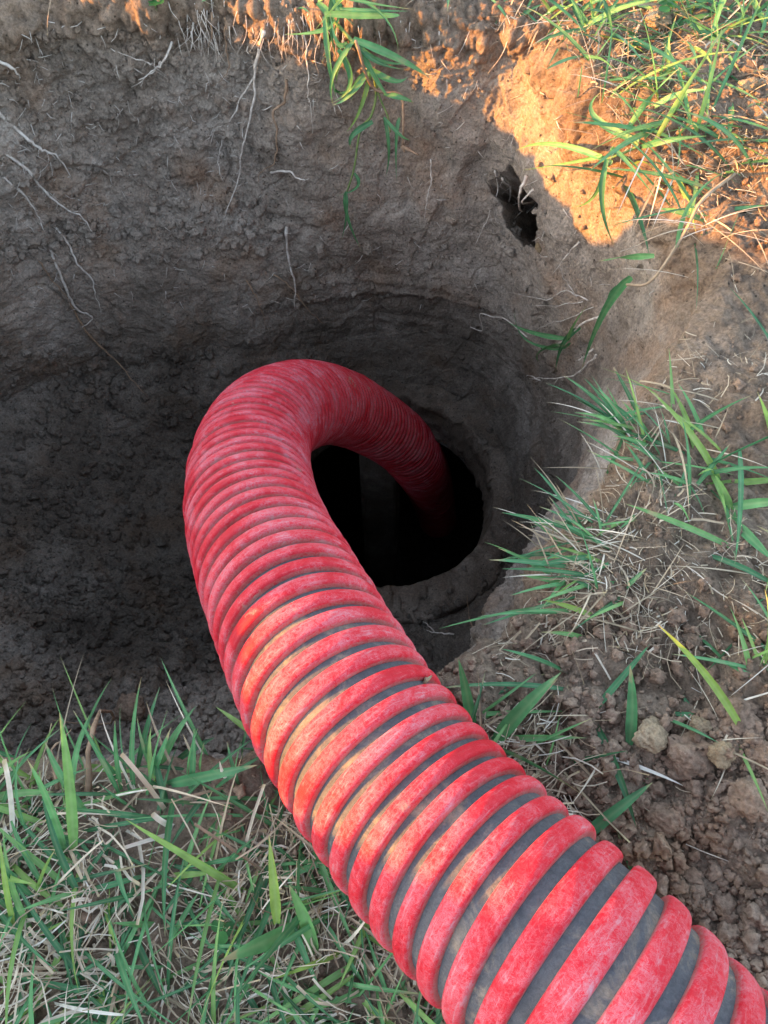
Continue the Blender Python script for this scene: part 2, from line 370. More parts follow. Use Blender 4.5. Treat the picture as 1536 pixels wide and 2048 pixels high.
# ---------------------------------------------------------------- the buried tank
tank = bpy.data.objects.new("septic_tank", None); COL.objects.link(tank); tank.location = (0.008, 0.70, -0.735)
tag(tank, "buried concrete tank under the pit floor, seen through its round dark opening", "tank")
def lathe(name, prof, n, mat, parent, center=(0, 0, 0), jag=0.0, seed=0):
    rs = np.random.default_rng(seed); tt = np.linspace(0, 2 * np.pi, n, endpoint=False); V = []
    for (r, zz) in prof:
        V.append(np.stack([center[0] + r * np.cos(tt), center[1] + r * np.sin(tt), np.full(n, center[2] + zz)], 1))
    V = np.concatenate(V)
    if jag: V += (perlin(V + 5, 25, seed)[:, None] * np.array([1, 1, 1]) + perlin(V + 9, 90, seed)[:, None] * .5) * jag
    k = len(prof); I = np.arange(k)[:, None] * n + np.arange(n)[None, :]
    f = np.stack([I[:-1], np.roll(I[:-1], -1, 1), np.roll(I[1:], -1, 1), I[1:]], -1).reshape(-1, 4)
    return mesh_np(name, V, f, mat, parent)
prof = [(.278, -.05)] + [(.242 + .036 * math.cos(k * math.pi / 12), .000 + .034 * max(0, math.sin(k * math.pi / 12)) ** .6 * (.25 + .35 * k / 12)) for k in range(13)]
prof += [(.206 - .0006 * k, .004 - .010 * k) for k in range(1, 11)] + [(.215, -.11)]
lathe("opening_collar", prof, 400, M_collar, tank, jag=0.009, seed=3)
lathe("tank_shell", [(.205, -.108), (.7, -.112), (.72, -.16), (.72, -1.75), (.70, -1.8), (0.001, -1.8)], 64, M_conc, tank)
def boxm(name, lo, hi, mat, parent, div=8, jag=0.004):
    import bmesh
    bm = bmesh.new(); bmesh.ops.create_cube(bm, size=1)
    for v in bm.verts: v.co = Vector([(lo[k] + hi[k]) / 2 + v.co[k] * (hi[k] - lo[k]) for k in range(3)])
    bmesh.ops.bevel(bm, geom=bm.edges[:], offset=0.008, segments=2, affect='EDGES')
    bmesh.ops.subdivide_edges(bm, edges=bm.edges[:], cuts=div, use_grid_fill=True)
    V = np.array([v.co[:] for v in bm.verts]); V += perlin(V, 22, 4)[:, None] * jag
    for v, c_ in zip(bm.verts, V): v.co = c_
    me = bpy.data.meshes.new(name); bm.to_mesh(me); bm.free(); me.materials.append(mat)
    me.polygons.foreach_set("use_smooth", np.ones(len(me.polygons), bool))
    o = bpy.data.objects.new(name, me); COL.objects.link(o); o.parent = parent; return o
boxm("baffle", (-.065, .165, -1.75), (.03, .21, -.12), M_collar, tank)

# ---------------------------------------------------------------- the red suction hose
D = 0.13
hp = [(1195, 1985, .486), (870, 1670, .517), (683, 1415, .556), (600, 1250, .612), (515, 1065, .727), (499, 945, .845), (524, 855, .975),
      (594, 810, 1.12), (690, 815, 1.37), (800, 880, 1.63), (837, 927, 1.80), (862, 980, 2.25), (876, 1040, 2.75)]
cpts = [at_d(*q) for q in hp]
far_end = [Vector((0.80, -0.95, 0.07)), Vector((0.50, -0.50, 0.085)), Vector((0.31, -0.265, 0.105)), Vector((0.20, -0.148, 0.122))]
cpts = far_end + cpts
def catmull(pts, per=60):
    out = []; P_ = [pts[0] * 2 - pts[1]] + list(pts) + [pts[-1] * 2 - pts[-2]]
    for i in range(1, len(P_) - 2):
        p0, p1, p2, p3 = P_[i - 1:i + 3]
        d1 = max((p1 - p0).length ** .5, 1e-6); d2 = (p2 - p1).length ** .5; d3 = max((p3 - p2).length ** .5, 1e-6)
        m1 = ((p1 - p0) / d1 - (p2 - p0) / (d1 + d2) + (p2 - p1) / d2) * d2
        m2 = ((p2 - p1) / d2 - (p3 - p1) / (d2 + d3) + (p3 - p2) / d3) * d2
        for k in range(per):
            t = k / per
            out.append(p1 * (2 * t ** 3 - 3 * t * t + 1) + m1 * (t ** 3 - 2 * t * t + t) + p2 * (-2 * t ** 3 + 3 * t * t) + m2 * (t ** 3 - t * t))
    out.append(pts[-1].copy()); return out
path = np.array([v[:] for v in catmull(cpts)])
def gsmooth(A, s):
    k = np.exp(-0.5 * (np.arange(-3 * s, 3 * s + 1) / s) ** 2); k /= k.sum()
    Apad = np.concatenate([A[:1] + (A[:1] - A[3 * s:0:-1]), A, A[-1:] + (A[-1:] - A[-2:-3 * s - 2:-1])])
    return np.stack([np.convolve(Apad[:, i], k, 'valid') for i in range(3)], 1)
path = gsmooth(path, 18)
L = np.concatenate([[0], np.cumsum(np.linalg.norm(np.diff(path, axis=0), axis=1))])
def resample(n):
    s = np.linspace(0, L[-1], n); return s, np.stack([np.interp(s, L, path[:, i]) for i in range(3)], 1)
NL = 3000
S, C3 = resample(NL)
T = np.gradient(C3, axis=0); T /= np.linalg.norm(T, axis=1)[:, None]
U = np.zeros_like(T); u0 = np.cross(T[0], [0, 0, 1]); u0 /= np.linalg.norm(u0)
for i in range(NL):
    u0 = u0 - T[i] * np.dot(u0, T[i]); u0 /= np.linalg.norm(u0); U[i] = u0
V3 = np.cross(T, U)
def frame(s):
    f = lambda A: np.stack([np.interp(s, S, A[:, i]) for i in range(3)], -1)
    return f(C3), f(T), f(U), f(V3)
hose = bpy.data.objects.new("suction_hose", None); COL.objects.link(hose); hose.location = Vector(C3[0])
tag(hose, "thick red ribbed suction hose bending over the pit edge and down into the tank opening", "hose")
HOFF = np.array(C3[0])
PITCHH = 0.0186
def hose_material(name, red):
    m, nd, lk, bs = nodes(name)
    a1 = nd.new("ShaderNodeAttribute"); a1.attribute_name = "along"
    a2 = nd.new("ShaderNodeAttribute"); a2.attribute_name = "across"
    a3 = nd.new("ShaderNodeAttribute"); a3.attribute_name = "edge"
    geo = nd.new("ShaderNodeNewGeometry"); Pp = geo.outputs["Position"]
    n1 = N(nd, "ShaderNodeTexNoise", Scale=22.0, Detail=7.0, Roughness=0.7, Distortion=0.6); lk.new(Pp, n1.inputs["Vector"])
    n2 = N(nd, "ShaderNodeTexNoise", Scale=190.0, Detail=6.0, Roughness=0.75, Distortion=2.5); lk.new(Pp, n2.inputs["Vector"])
    n3 = N(nd, "ShaderNodeTexNoise", Scale=420.0, Detail=4.0, Roughness=0.7, Distortion=1.0); lk.new(Pp, n3.inputs["Vector"])
    if red:
        ca_ = ramp(nd, [(0.3, (0.38, 0.004, 0.014)), (0.55, (0.52, 0.007, 0.022)), (0.75, (0.60, 0.014, 0.030))]); lk.new(n1.outputs[0], ca_.inputs[0])
        # woven fibres that hold pale dust: thin wandering lines
        wv = N(nd, "ShaderNodeTexVoronoi", feature='DISTANCE_TO_EDGE', Scale=260.0)
        ds_ = nd.new("ShaderNodeVectorMath"); ds_.operation = 'MULTIPLY_ADD'; ds_.inputs[1].default_value = (0.012, 0.012, 0.012)
        lk.new(n2.outputs["Color"], ds_.inputs[0]); lk.new(Pp, ds_.inputs[2]); lk.new(ds_.outputs[0], wv.inputs["Vector"])
        fl = ramp(nd, [(0.02, 0.75), (0.09, 0.0)]); lk.new(wv.outputs["Distance"], fl.inputs[0])
        dm = ramp(nd, [(0.46, 0.0), (0.68, 0.58)]); lk.new(n1.outputs[0], dm.inputs[0])
        dm2 = ramp(nd, [(0.40, 0.0), (0.60, 1.0)]); lk.new(n2.outputs[0], dm2.inputs[0])
        mul = N(nd, "ShaderNodeMath", operation='MULTIPLY'); lk.new(dm.outputs[0], mul.inputs[0]); lk.new(dm2.outputs[0], mul.inputs[1])
        fm = N(nd, "ShaderNodeMath", operation='MULTIPLY'); lk.new(fl.outputs[0], fm.inputs[0])
        fr = ramp(nd, [(0.38, 0.05), (0.58, 0.8)]); lk.new(n1.outputs[0], fr.inputs[0]); lk.new(fr.outputs[0], fm.inputs[1])
        mx = N(nd, "ShaderNodeMath", operation='MAXIMUM'); lk.new(mul.outputs[0], mx.inputs[0]); lk.new(fm.outputs[0], mx.inputs[1])
        c = mixc(nd, lk, mx.outputs[0], ca_.outputs[0], (0.42, 0.25, 0.29))
        # scrapes running round the rib
        b1_ = nd.new("ShaderNodeAttribute"); b1_.attribute_name = "arc"; b2_ = nd.new("ShaderNodeAttribute"); b2_.attribute_name = "acr"
        cx_ = nd.new("ShaderNodeCombineXYZ"); lk.new(b1_.outputs["Fac"], cx_.inputs[0]); lk.new(b2_.outputs["Fac"], cx_.inputs[1])
        mpp = nd.new("ShaderNodeMapping"); mpp.inputs["Scale"].default_value = (70, 520, 1); mpp.inputs["Rotation"].default_value = (0, 0, 0.12); lk.new(cx_.outputs[0], mpp.inputs[0])
        n5 = N(nd, "ShaderNodeTexNoise", Scale=1.0, Detail=5.0, Roughness=0.7, Distortion=0.8); lk.new(mpp.outputs[0], n5.inputs["Vector"])
        r5 = ramp(nd, [(0.54, 0.0), (0.66, 0.6)]); lk.new(n5.outputs[0], r5.inputs[0]); lp = ramp(nd, [(0.38, 0.15), (0.6, 1.0)]); lk.new(n1.outputs[0], lp.inputs[0])
        m5 = N(nd, "ShaderNodeMath", operation='MULTIPLY'); lk.new(r5.outputs[0], m5.inputs[0]); lk.new(lp.outputs[0], m5.inputs[1])
        c = mixc(nd, lk, m5.outputs[0], c, (0.42, 0.27, 0.30))
        nm = N(nd, "ShaderNodeTexNoise", Scale=15.0, Detail=9.0, Roughness=0.75); mo = nd.new("ShaderNodeMapping"); mo.inputs["Location"].default_value = (5, 2, 9); lk.new(Pp, mo.inputs[0]); lk.new(mo.outputs[0], nm.inputs["Vector"])
        rm = ramp(nd, [(0.62, 0.0), (0.68, 0.8)]); lk.new(nm.outputs[0], rm.inputs[0]); c = mixc(nd, lk, rm.outputs[0], c, (0.33, 0.24, 0.185))
        # dust caught along the rib edges
        er = ramp(nd, [(0.94, 0.0), (1.0, 0.6)]); lk.new(a3.outputs["Fac"], er.inputs[0])
        em = N(nd, "ShaderNodeMath", operation='MULTIPLY'); lk.new(er.outputs[0], em.inputs[0])
        er2 = ramp(nd, [(0.35, 0.1), (0.6, 1.0)]); lk.new(n2.outputs[0], er2.inputs[0]); lk.new(er2.outputs[0], em.inputs[1])
        c = mixc(nd, lk, em.outputs[0], c, (0.34, 0.25, 0.21))
        bs.inputs["Roughness"].default_value = 0.55; bs.inputs["Specular IOR Level"].default_value = 0.25
    else:
        ca_ = ramp(nd, [(0.3, (0.05, 0.054, 0.063)), (0.52, (0.085, 0.089, 0.098)), (0.64, (0.22, 0.18, 0.14))]); lk.new(n1.outputs[0], ca_.inputs[0])
        d3 = ramp(nd, [(0.35, 0.8), (0.65, 1.25)]); lk.new(n3.outputs[0], d3.inputs[0])
        c = mixc(nd, lk, 0.9, ca_.outputs[0], d3.outputs[0], 'MULTIPLY')
        bs.inputs["Roughness"].default_value = 0.7; bs.inputs["Specular IOR Level"].default_value = 0.3
    lk.new(c, bs.inputs["Base Color"])
    b1 = N(nd, "ShaderNodeBump", Strength=0.5, Distance=0.0015); lk.new(n2.outputs[0], b1.inputs["Height"])
    b2 = N(nd, "ShaderNodeBump", Strength=0.35, Distance=0.0008); lk.new(n3.outputs[0], b2.inputs["Height"]); lk.new(b1.outputs[0], b2.inputs["Normal"])
    lk.new(b2.outputs[0], bs.inputs["Normal"])
    return m
M_red = hose_material("red_rubber", True); M_grey = hose_material("grey_rubber", False)
RG = D / 2 - 0.0055
n_s, n_p = 700, 72
ss = np.linspace(0, L[-1], n_s); pp = np.linspace(0, 2 * np.pi, n_p, endpoint=False)
c_, t_, u_, v_ = frame(ss)
VV = c_[:, None] + RG * (u_[:, None] * np.cos(pp)[None, :, None] + v_[:, None] * np.sin(pp)[None, :, None]) - HOFF
I = np.arange(n_s)[:, None] * n_p + np.arange(n_p)[None, :]
ff = np.stack([I[:-1], np.roll(I[:-1], -1, 1), np.roll(I[1:], -1, 1), I[1:]], -1).reshape(-1, 4)
mesh_np("hose_wall", VV.reshape(-1, 3), ff, M_grey, hose)
# the rib: a rounded flat strip wound round the wall
turns = L[-1] / PITCHH; n_t = int(turns * 84)
s0 = np.linspace(0.0, L[-1] - 0.001, n_t); ph = s0 / PITCHH * 2 * np.pi
hwid = 0.5 * PITCHH * (0.70 - 0.09 * sstep(.95, 1.35, s0)); hh = 0.0055
prof_w = np.array([-1.0, -1.0, -.97, -.86, -.68, -.4, 0, .4, .68, .86, .97, 1.0, 1.0])
prof_h = np.array([-.0015, .0012, .0030, .0046, .0053, .0057, .0059, .0057, .0053, .0046, .0030, .0012, -.0015])
wob = 1 + 0.05 * np.interp(s0, np.linspace(0, L[-1], 900), gsmooth(rng.normal(size=(900, 3)), 2)[:, 0] * 2)
bump_h = np.interp(s0, np.linspace(0, L[-1], 2500), gsmooth(rng.normal(size=(2500, 3)), 2)[:, 0]) * 0.0010
rows = []
for wq, hq in zip(prof_w, prof_h):
    c_, t_, u_, v_ = frame(np.clip(s0 + wq * hwid * wob, 0, L[-1]))
    rad = RG + hq * (.9 + .2 * sstep(.95, 1.35, s0)) + (bump_h if hq > .002 else 0)
    rows.append(c_ + (u_ * np.cos(ph)[:, None] + v_ * np.sin(ph)[:, None]) * (rad[:, None] if hasattr(rad, 'shape') and np.ndim(rad) else rad))
VR = np.stack(rows, 1) - HOFF; k = len(prof_w)
I = np.arange(n_t)[:, None] * k + np.arange(k)[None, :]
ff = np.stack([I[:-1, :-1], I[1:, :-1], I[1:, 1:], I[:-1, 1:]], -1).reshape(-1, 4)
mesh_np("helical_rib", VR.reshape(-1, 3), ff, M_red, hose,
        attrs={"arc": np.repeat(ph * D / 2 % 50.0, k), "acr": np.tile(prof_w * .0064, n_t) + np.repeat(np.floor(ph / 6.2832) * 0.37, k), "along": np.repeat(s0, k), "across": np.tile(prof_w, n_t), "edge": np.tile(np.abs(prof_w), n_t)})

# ---------------------------------------------------------------- ribbons and tubes
class Rib:
    def __init__(s): s.v = []; s.f = []; s.t = []; s.m = []; s.n = 0; s.a = {}
    def ribbon(s, pts, width, tint, mi, side_ref=None, fold=0.22, blunt=False, twist=0.0, w0=0.55, taper=1.9):
        pts = [Vector(p) for p in pts]; n = len(pts)
        for i, p in enumerate(pts):
            tg = (pts[min(i + 1, n - 1)] - pts[max(i - 1, 0)]).normalized()
            ref = side_ref if side_ref is not None else Vector((0, 0, 1))
            sd_ = tg.cross(ref)
            if sd_.length < 1e-4: sd_ = tg.cross(Vector((0, 1, .2)))
            sd_.normalize(); nn = sd_.cross(tg).normalized(); u = i / (n - 1)
            if twist:
                aa = twist * u; sd_, nn = sd_ * math.cos(aa) + nn * math.sin(aa), nn * math.cos(aa) - sd_ * math.sin(aa)
            if blunt: wd = width * (1 - 0.15 * u)
            else: wd = width * min(1, w0 + u * 2.2) * max(0.03, (1 - u ** taper))
            s.a[s.n + 3 * i + 1] = (1.0, u); s.a[s.n + 3 * i] = (0.0, u); s.a[s.n + 3 * i + 2] = (0.0, u)
            s.v += [p - sd_ * wd / 2, p - nn * wd * fold, p + sd_ * wd / 2]; s.t += [tint] * 3
            if i:
                b_ = s.n + 3 * i
                s.f += [(b_ - 3, b_ - 2, b_ + 1, b_), (b_ - 2, b_ - 1, b_ + 2, b_ + 1)]; s.m += [mi, mi]
        s.n += 3 * n
    def tube(s, pts, r0, r1, tint=0.5, mi=0, sides=6, rough=0.0):
        pts = [Vector(p) for p in pts]; n = len(pts); a_ = None
        for i, p in enumerate(pts):
            tg = (pts[min(i + 1, n - 1)] - pts[max(i - 1, 0)]).normalized()
            if a_ is None: a_ = tg.orthogonal().normalized()
            a_ = (a_ - tg * a_.dot(tg)).normalized(); b_ = tg.cross(a_); u = i / (n - 1)
            rr = (r0 * (1 - u) + r1 * u) * (1 + rough * random.uniform(-1, 1))
            for k_ in range(sides):
                an = 2 * math.pi * k_ / sides
                s.v.append(p + (a_ * math.cos(an) + b_ * math.sin(an)) * rr); s.t.append(tint)
            if i:
                o_ = s.n + sides * i
                for k_ in range(sides):
                    k2 = (k_ + 1) % sides
                    s.f.append((o_ - sides + k_, o_ - sides + k2, o_ + k2, o_ + k_)); s.m.append(mi)
        s.f.append(tuple(s.n + k_ for k_ in range(sides))[::-1]); s.m.append(mi)
        s.f.append(tuple(s.n + sides * (n - 1) + k_ for k_ in range(sides))); s.m.append(mi)
        s.n += sides * n
    def build(s, name, mats, parent=None):
        V_ = np.array([q[:] for q in s.v])
        if parent is not None: V_ = V_ - np.array(parent.location[:])
        off = np.zeros(3)
        if parent is None: off = V_[0].copy(); V_ = V_ - off
        o = mesh_np(name, V_, s.f, mats, parent, attrs={"tint": s.t, "mid": [s.a.get(i, (0, 0))[0] for i in range(len(s.t))], "upto": [s.a.get(i, (0, 0))[1] for i in range(len(s.t))]}, mat_idx=s.m)
        if parent is None: o.location = off
        return o
def smooth_poly(pts, per=6):
    return catmull([Vector(p) for p in pts], per) if len(pts) > 2 else [Vector(pts[0]).lerp(Vector(pts[1]), t / per) for t in range(per + 1)]
def bez(a_, b_, c_, n=8):
    return [a_ * (1 - t) ** 2 + b_ * 2 * t * (1 - t) + c_ * t * t for t in [i / n for i in range(n + 1)]]
GM = [M_grass, M_straw]

# ---------------------------------------------------------------- roots in the pit wall
def pix_path(pp_, lift, jitter=0.0015):
    out = []
    for i, q in enumerate(pp_):
        l_ = lift * (0.35 + 1.3 * i / max(1, len(pp_) - 1)) if len(q) < 3 else q[2]
        out.append(hit(q[0], q[1], l_)[0])
    sm = smooth_poly(out, 5)
    return [p + Vector((random.uniform(-1, 1), random.uniform(-1, 1), random.uniform(-1, 1))) * jitter for p in sm]
def root(label, paths, rad, mat=None, lift=0.010, group="roots hanging from the pit wall", name="root", cat="root"):
    rb = Rib()
    for i, pp_ in enumerate(paths):
        pts = pix_path(pp_, lift); rad_ = rad * 1.12; r0 = rad_ if i == 0 else rad_ * 0.7
        rb.tube(pts, r0, r0 * 0.25, 0.5, 0, 6, 0.25)
        for k_ in range(1, len(pts) - 2, 4):                 # hair roots
            if random.random() < 0.75:
                dv = Vector((random.uniform(-1, 1), random.uniform(-.5, .2), random.uniform(-1, .4))).normalized() * random.uniform(.006, .018)
                rb.tube([pts[k_], pts[k_] + dv * .5 + Vector((0, 0, .001)), pts[k_] + dv], r0 * .22, r0 * .08, .5, 0, 4)
    o = rb.build(name, mat or M_root); tag(o, label, cat, group); return o
B = M_root_brown
root("long pale forked root hanging down the far wall left of the grass sprig", [[(530, 65), (516, 130), (505, 200), (490, 280), (478, 340), (470, 392), (448, 440)], [(509, 150), (476, 215), (452, 290), (446, 322), (455, 366)]], .0022)
root("short kinked brown root beside the long forked root, ending in a pale bent tip", [[(573, 160), (572, 200), (556, 215), (560, 260), (551, 316), (535, 335), (520, 360)]], .0019, B)
root("short pale root lying sideways on the far wall below the kinked brown root", [[(545, 343), (585, 340), (605, 350), (622, 355)]], .0018)
root("thin wavy root hanging directly left of the grass sprig leaves", [[(608, 70), (612, 130), (616, 180), (625, 202), (622, 255)]], .0012)
root("straight pale root stub hanging low on the far wall above the hose bend", [[(573, 452), (578, 505), (584, 560), (588, 604)]], .0026)
root("thin slanting root crossing the straight stub above the hose bend", [[(548, 545), (585, 576), (610, 602), (640, 637)]], .0014, B)
root("thin dark rootlet left of the straight stub above the hose", [[(490, 560), (512, 582), (530, 640)]], .0014, B)
root("thick pale root slanting in from the left picture edge, uppermost of the long ones", [[(-20, 212), (50, 276), (80, 296), (102, 306), (134, 338)]], .0027)
root("long pale root on the left wall ending in a bright rough tip", [[(-20, 295), (50, 335), (92, 378), (130, 413), (152, 430), (186, 450)]], .0023)
root("smooth curved pale root below the long rough tipped root at the left edge", [[(8, 358), (40, 390), (64, 425), (80, 456)]], .0019)
root("wavy thin root with small knots hanging on the dark left wall", [[(105, 450), (130, 482), (160, 530), (180, 546), (190, 580), (206, 616)]], .0019)
root("brown root ending in a small white curl on the left wall", [[(98, 490), (115, 540), (142, 595), (160, 618), (181, 626), (182, 640), (165, 648)]], .0023)
root("long straight thin root reaching lowest on the dark left wall", [[(140, 605), (180, 668), (230, 712), (266, 752), (291, 790)]], .0019, B)
root("short fuzzy brown rootlet beside the curled root on the left wall", [[(78, 520), (100, 552), (125, 580), (143, 606)]], .0013, B)
root("stubby pale root tip at the upper left picture edge", [[(-15, 118), (20, 132), (46, 146)]], .0025)
root("tiny pale root tip just under the stubby root at the left edge", [[(-15, 160), (35, 170)]], .0018)
root("thin orange lit rootlet hanging from the far rim left of the long forked root", [[(452, 30), (456, 90), (452, 130), (440, 162)]], .0011, B)
root("short lit brown rootlet hanging from the far rim, leftmost there", [[(420, 25), (414, 55), (407, 92)]], .0012, B)
root("thin upright rootlet on the grey wall between the grass sprig and the burrow", [[(860, 318), (862, 352), (856, 380), (850, 420)]], .0013)
root("pale root hanging past the left side of the burrow", [[(992, 340), (988, 390), (975, 430), (963, 484)]], .0013)
root("crumb coated root crossing the mouth of the burrow", [[(1060, 345, .01), (1054, 370, .02), (1052, 395, .02), (1046, 415, .012)], [(1082, 372, .01), (1066, 385, .02), (1056, 402, .02), (1052, 416, .012)]], .0022)
root("short crooked root at the left lip of the burrow", [[(1003, 350), (1012, 375), (1020, 395), (1026, 412)]], .0019)
root("fan of fine whitish rootlets spreading left above the pit shaft", [[(1180, 598), (1140, 580), (1100, 590), (1035, 576)], [(1170, 600), (1125, 607), (1075, 602)], [(1160, 592), (1146, 562), (1138, 535)], [(1190, 612), (1140, 632), (1105, 640), (1080, 662)]], .0010)
root("short root slanting out of the right wall below the burrow", [[(1160, 480), (1140, 500), (1118, 532)]], .0012)
root("pale root tip poking over the near rim beside the hose", [[(905, 1270), (880, 1272), (845, 1277)], [(868, 1266), (857, 1250), (846, 1238)]], .0016, lift=.012)
root("fine upright rootlet on the near rim right of the hose", [[(946, 1255), (943, 1228), (936, 1198)]], .0010, B, lift=.012)
root("reddish brown bare stalk standing in the grass at the left pit edge", [[(186, 1590, .01), (176, 1540, .035), (163, 1505, .05), (154, 1478, .06)]], .0020, B, name="dry_stalk", cat="stalk", group="dry stalks at the pit edge")
root("thin broken stalk with side knobs near the left pit edge", [[(117, 1585, .005), (110, 1550, .02), (103, 1525, .03)]], .0013, B, name="dry_stalk", cat="stalk", group="dry stalks at the pit edge")
root("pale forked twig lying on crumbly soil at the upper left", [[(340, 80), (322, 115), (295, 138), (264, 152)], [(310, 124), (285, 120), (260, 112)], [(318, 118), (300, 140), (276, 162)]], .0016, name="twig", cat="twig", group="twigs on the soil")
root("pale twig with a frayed white end sticking out over the pit on the right", [[(1205, 706, .01), (1170, 735, .015), (1130, 745, .02), (1076, 754, .02)], [(1198, 700, .01), (1186, 712, .02), (1180, 722, .02)], [(1100, 752, .02), (1088, 744, .022), (1075, 745, .022)]], .0019, name="twig", cat="twig", group="twigs on the soil")

# ---------------------------------------------------------------- grass
def rand_blade(rb, base, nrm, length, width, lean, dry, up=0.6, droop=0.6):
    """lean: horizontal direction (Vector) the blade leans to"""
    d0 = (nrm * up + lean).normalized()
    mid = base + d0 * length * 0.55
    if dry: width *= .55
    tip = mid + (d0 + Vector((0, 0, -droop)) + lean * 0.5).normalized() * length * 0.5
    rb.ribbon(bez(base - d0 * .004, mid, tip, 7), width, random.random(), 1 if dry else 0, blunt=False, taper=random.uniform(1.5, 3.6),
              side_ref=Vector((random.uniform(-.7, .7), random.uniform(-.7, .7), 1)), twist=random.uniform(-.9, .9), fold=random.uniform(.1, .3))
def blade_px(rb, base, tip, width, tint, rise=0.05, sag=0.25, dry=False, base_lift=0.0, twist=0.0, fold=.2):
    b_, nb = hit(*base); b_ = b_ + nb * base_lift
    dep = (b_ - CAMP).length
    t_ = at_d(tip[0], tip[1], dep - rise)
    m_ = b_.lerp(t_, .5) + Vector((random.uniform(-.06, .06), random.uniform(-.06, .06), 1 * sag)) * (b_ - t_).length
    rb.ribbon(bez(b_, m_, t_, 12), width * (.6 if dry else .85), tint, 1 if dry else 0, twist=twist or random.uniform(-.8, .8), fold=fold, taper=3.2, blunt=dry, side_ref=(CAMP - b_).normalized() + Vector((random.uniform(-.4, .4), random.uniform(-.4, .4), 0)))
def tuft(label, px, py, n, length, lean, spread, dryf=0.3, width=0.0045, up=.7, droop=.5, size=.02, group="grass tufts on the pit rim"):
    rb = Rib(); b_, nb = hit(px, py)
    for _ in range(n):
        off = Vector((random.gauss(0, size), random.gauss(0, size), 0)); bb, nn = drop(b_.x + off.x, b_.y + off.y)
        if bb is None or bb.z < b_.z - 0.06: bb, nn = b_ + off * .4, nb
        ln = Vector((lean[0] + random.gauss(0, spread), lean[1] + random.gauss(0, spread), 0))
        dry = random.random() < dryf
        rand_blade(rb, bb, Vector((0, 0, 1)), length * random.uniform(.5, 1.25), width * random.uniform(.5, 1.2) * (.65 if dry else 1), ln, dry, up * random.uniform(.5, 1.3), droop * random.uniform(.3, 1.5))
    o = rb.build("grass_tuft", GM); tag(o, label, "grass tuft", group); return o

# tufts along the right rim
tuft("bushy grass tuft hanging over the right rim level with the hose bend", 1320, 905, 80, .058, (-.8, .2), .8, .45, width=.0038, size=.028)
tuft("dense tuft of short cut blades leaning over the shaft on the right rim", 1185, 1080, 50, .058, (-.9, .25), .5, .5, size=.016, width=.004)
tuft("grass tuft with long curved blades over the near right rim", 1180, 1170, 42, .066, (-.9, -.05), .5, .40, size=.018, width=.004)
tuft("sparse tuft of thin green blades on the inner right rim, above the bushy tuft", 1250, 855, 12, .07, (-.8, .6), .4, .15, size=.004)
tuft("loose straw coloured tuft right of the short cut blades", 1290, 1160, 14, .05, (-.5, .2), .7, .95, size=.012, width=.0035)
tuft("grass tuft with broad leaves at the right picture edge, beside the bushy rim tuft", 1420, 930, 14, .10, (.2, -.2), .9, .2, size=.015, width=.0065)
tuft("small grass tuft on the dirt at the far right, above the big clods", 1390, 1430, 14, .05, (0, .1), .9, .45, size=.014)
tuft("tuft at the right picture edge halfway down", 1525, 1300, 18, .06, (-.3, 0), .9, .45, size=.014)
tuft("flattened tuft of torn blades right of the hose on the dirt", 1120, 1450, 16, .06, (.1, .1), .9, .4, size=.025, width=.006)
tuft("dry tangled tuft at the sunlit corner of the pit rim", 1235, 190, 40, .07, (-.5, -.3), .6, .8, size=.03, width=.003)
tuft("sunlit green tuft behind the tangled dry one at the upper right", 1170, 60, 26, .10, (.1, -.3), .8, .3, size=.02, width=.006)
tuft("large sunlit tuft of arching blades at the upper right", 1330, 260, 34, .12, (-.1, -.2), .9, .2, size=.035, width=.006)
tuft("sunlit tuft in the top right corner of the view", 1430, 60, 30, .11, (.1, -.1), .9, .2, size=.035, width=.006)
tuft("wide sunlit tuft at the right picture edge, upper half", 1490, 270, 34, .12, (-.1, -.2), .9, .25, size=.03, width=.006)
tuft("matted dry straw tuft below the arching sunlit blades", 1440, 430, 46, .09, (0, -.1), 1.0, .92, size=.045, width=.003, droop=.7, up=.4)
tuft("thin dry tuft hanging off the rim between burrow and straw mat", 1225, 350, 16, .055, (-.4, -.7), .35, .75, size=.012, width=.0035)

# the sprig hanging from the far rim
sprig = bpy.data.objects.new("grass_sprig", None); COL.objects.link(sprig); sprig.location = hit(690, 35)[0]
tag(sprig, "bright green grass sprig hanging down from the middle of the far rim", "grass sprig", "runner grass sprigs")
rb = Rib()
def wallpath(pp_, lift): return smooth_poly([hit(q[0], q[1], q[2] if len(q) > 2 else lift)[0] for q in pp_], 6)
rb.tube(wallpath([(690, 30), (712, 80), (735, 130), (742, 160), (732, 205), (716, 255), (706, 320), (699, 362)], .03), .0022, .0013, .5, 0)
rb.tube(wallpath([(730, 120), (752, 165), (766, 205), (772, 240)], .035), .0016, .0010, .5, 0)
rb.build("stem", M_stem, sprig)
rb = Rib()
rb.tube(wallpath([(720, 62), (760, 105), (800, 152), (826, 200), (843, 252)], .045), .0022, .0018, .5, 0)
rb.tube(wallpath([(843, 250), (838, 262)], .045), .003, .001, .5, 0); rb.tube(wallpath([(843, 250), (852, 262)], .045), .003, .001, .5, 0)
rb.build("dry_stem", M_root_brown, sprig)
rb = Rib()
def leaf_w(a_, m_, b_, width, l0=.04, l1=.04, tint=.5):
    rb = Rib(); width *= 1.0; b_ = (a_[0] + (b_[0] - a_[0]) * 1.15, a_[1] + (b_[1] - a_[1]) * 1.15)
    rb.ribbon(bez(hit(*a_, l0)[0], hit(*m_, (l0 + l1) / 2 + .02)[0], hit(*b_, l1)[0], 9), width, tint, 0, side_ref=Vector((random.uniform(-.3, .3), -.8, .7)), fold=.25, taper=1.5)
    rb.build('leaf', GM, LEAF_OF)
LEAF_OF = sprig
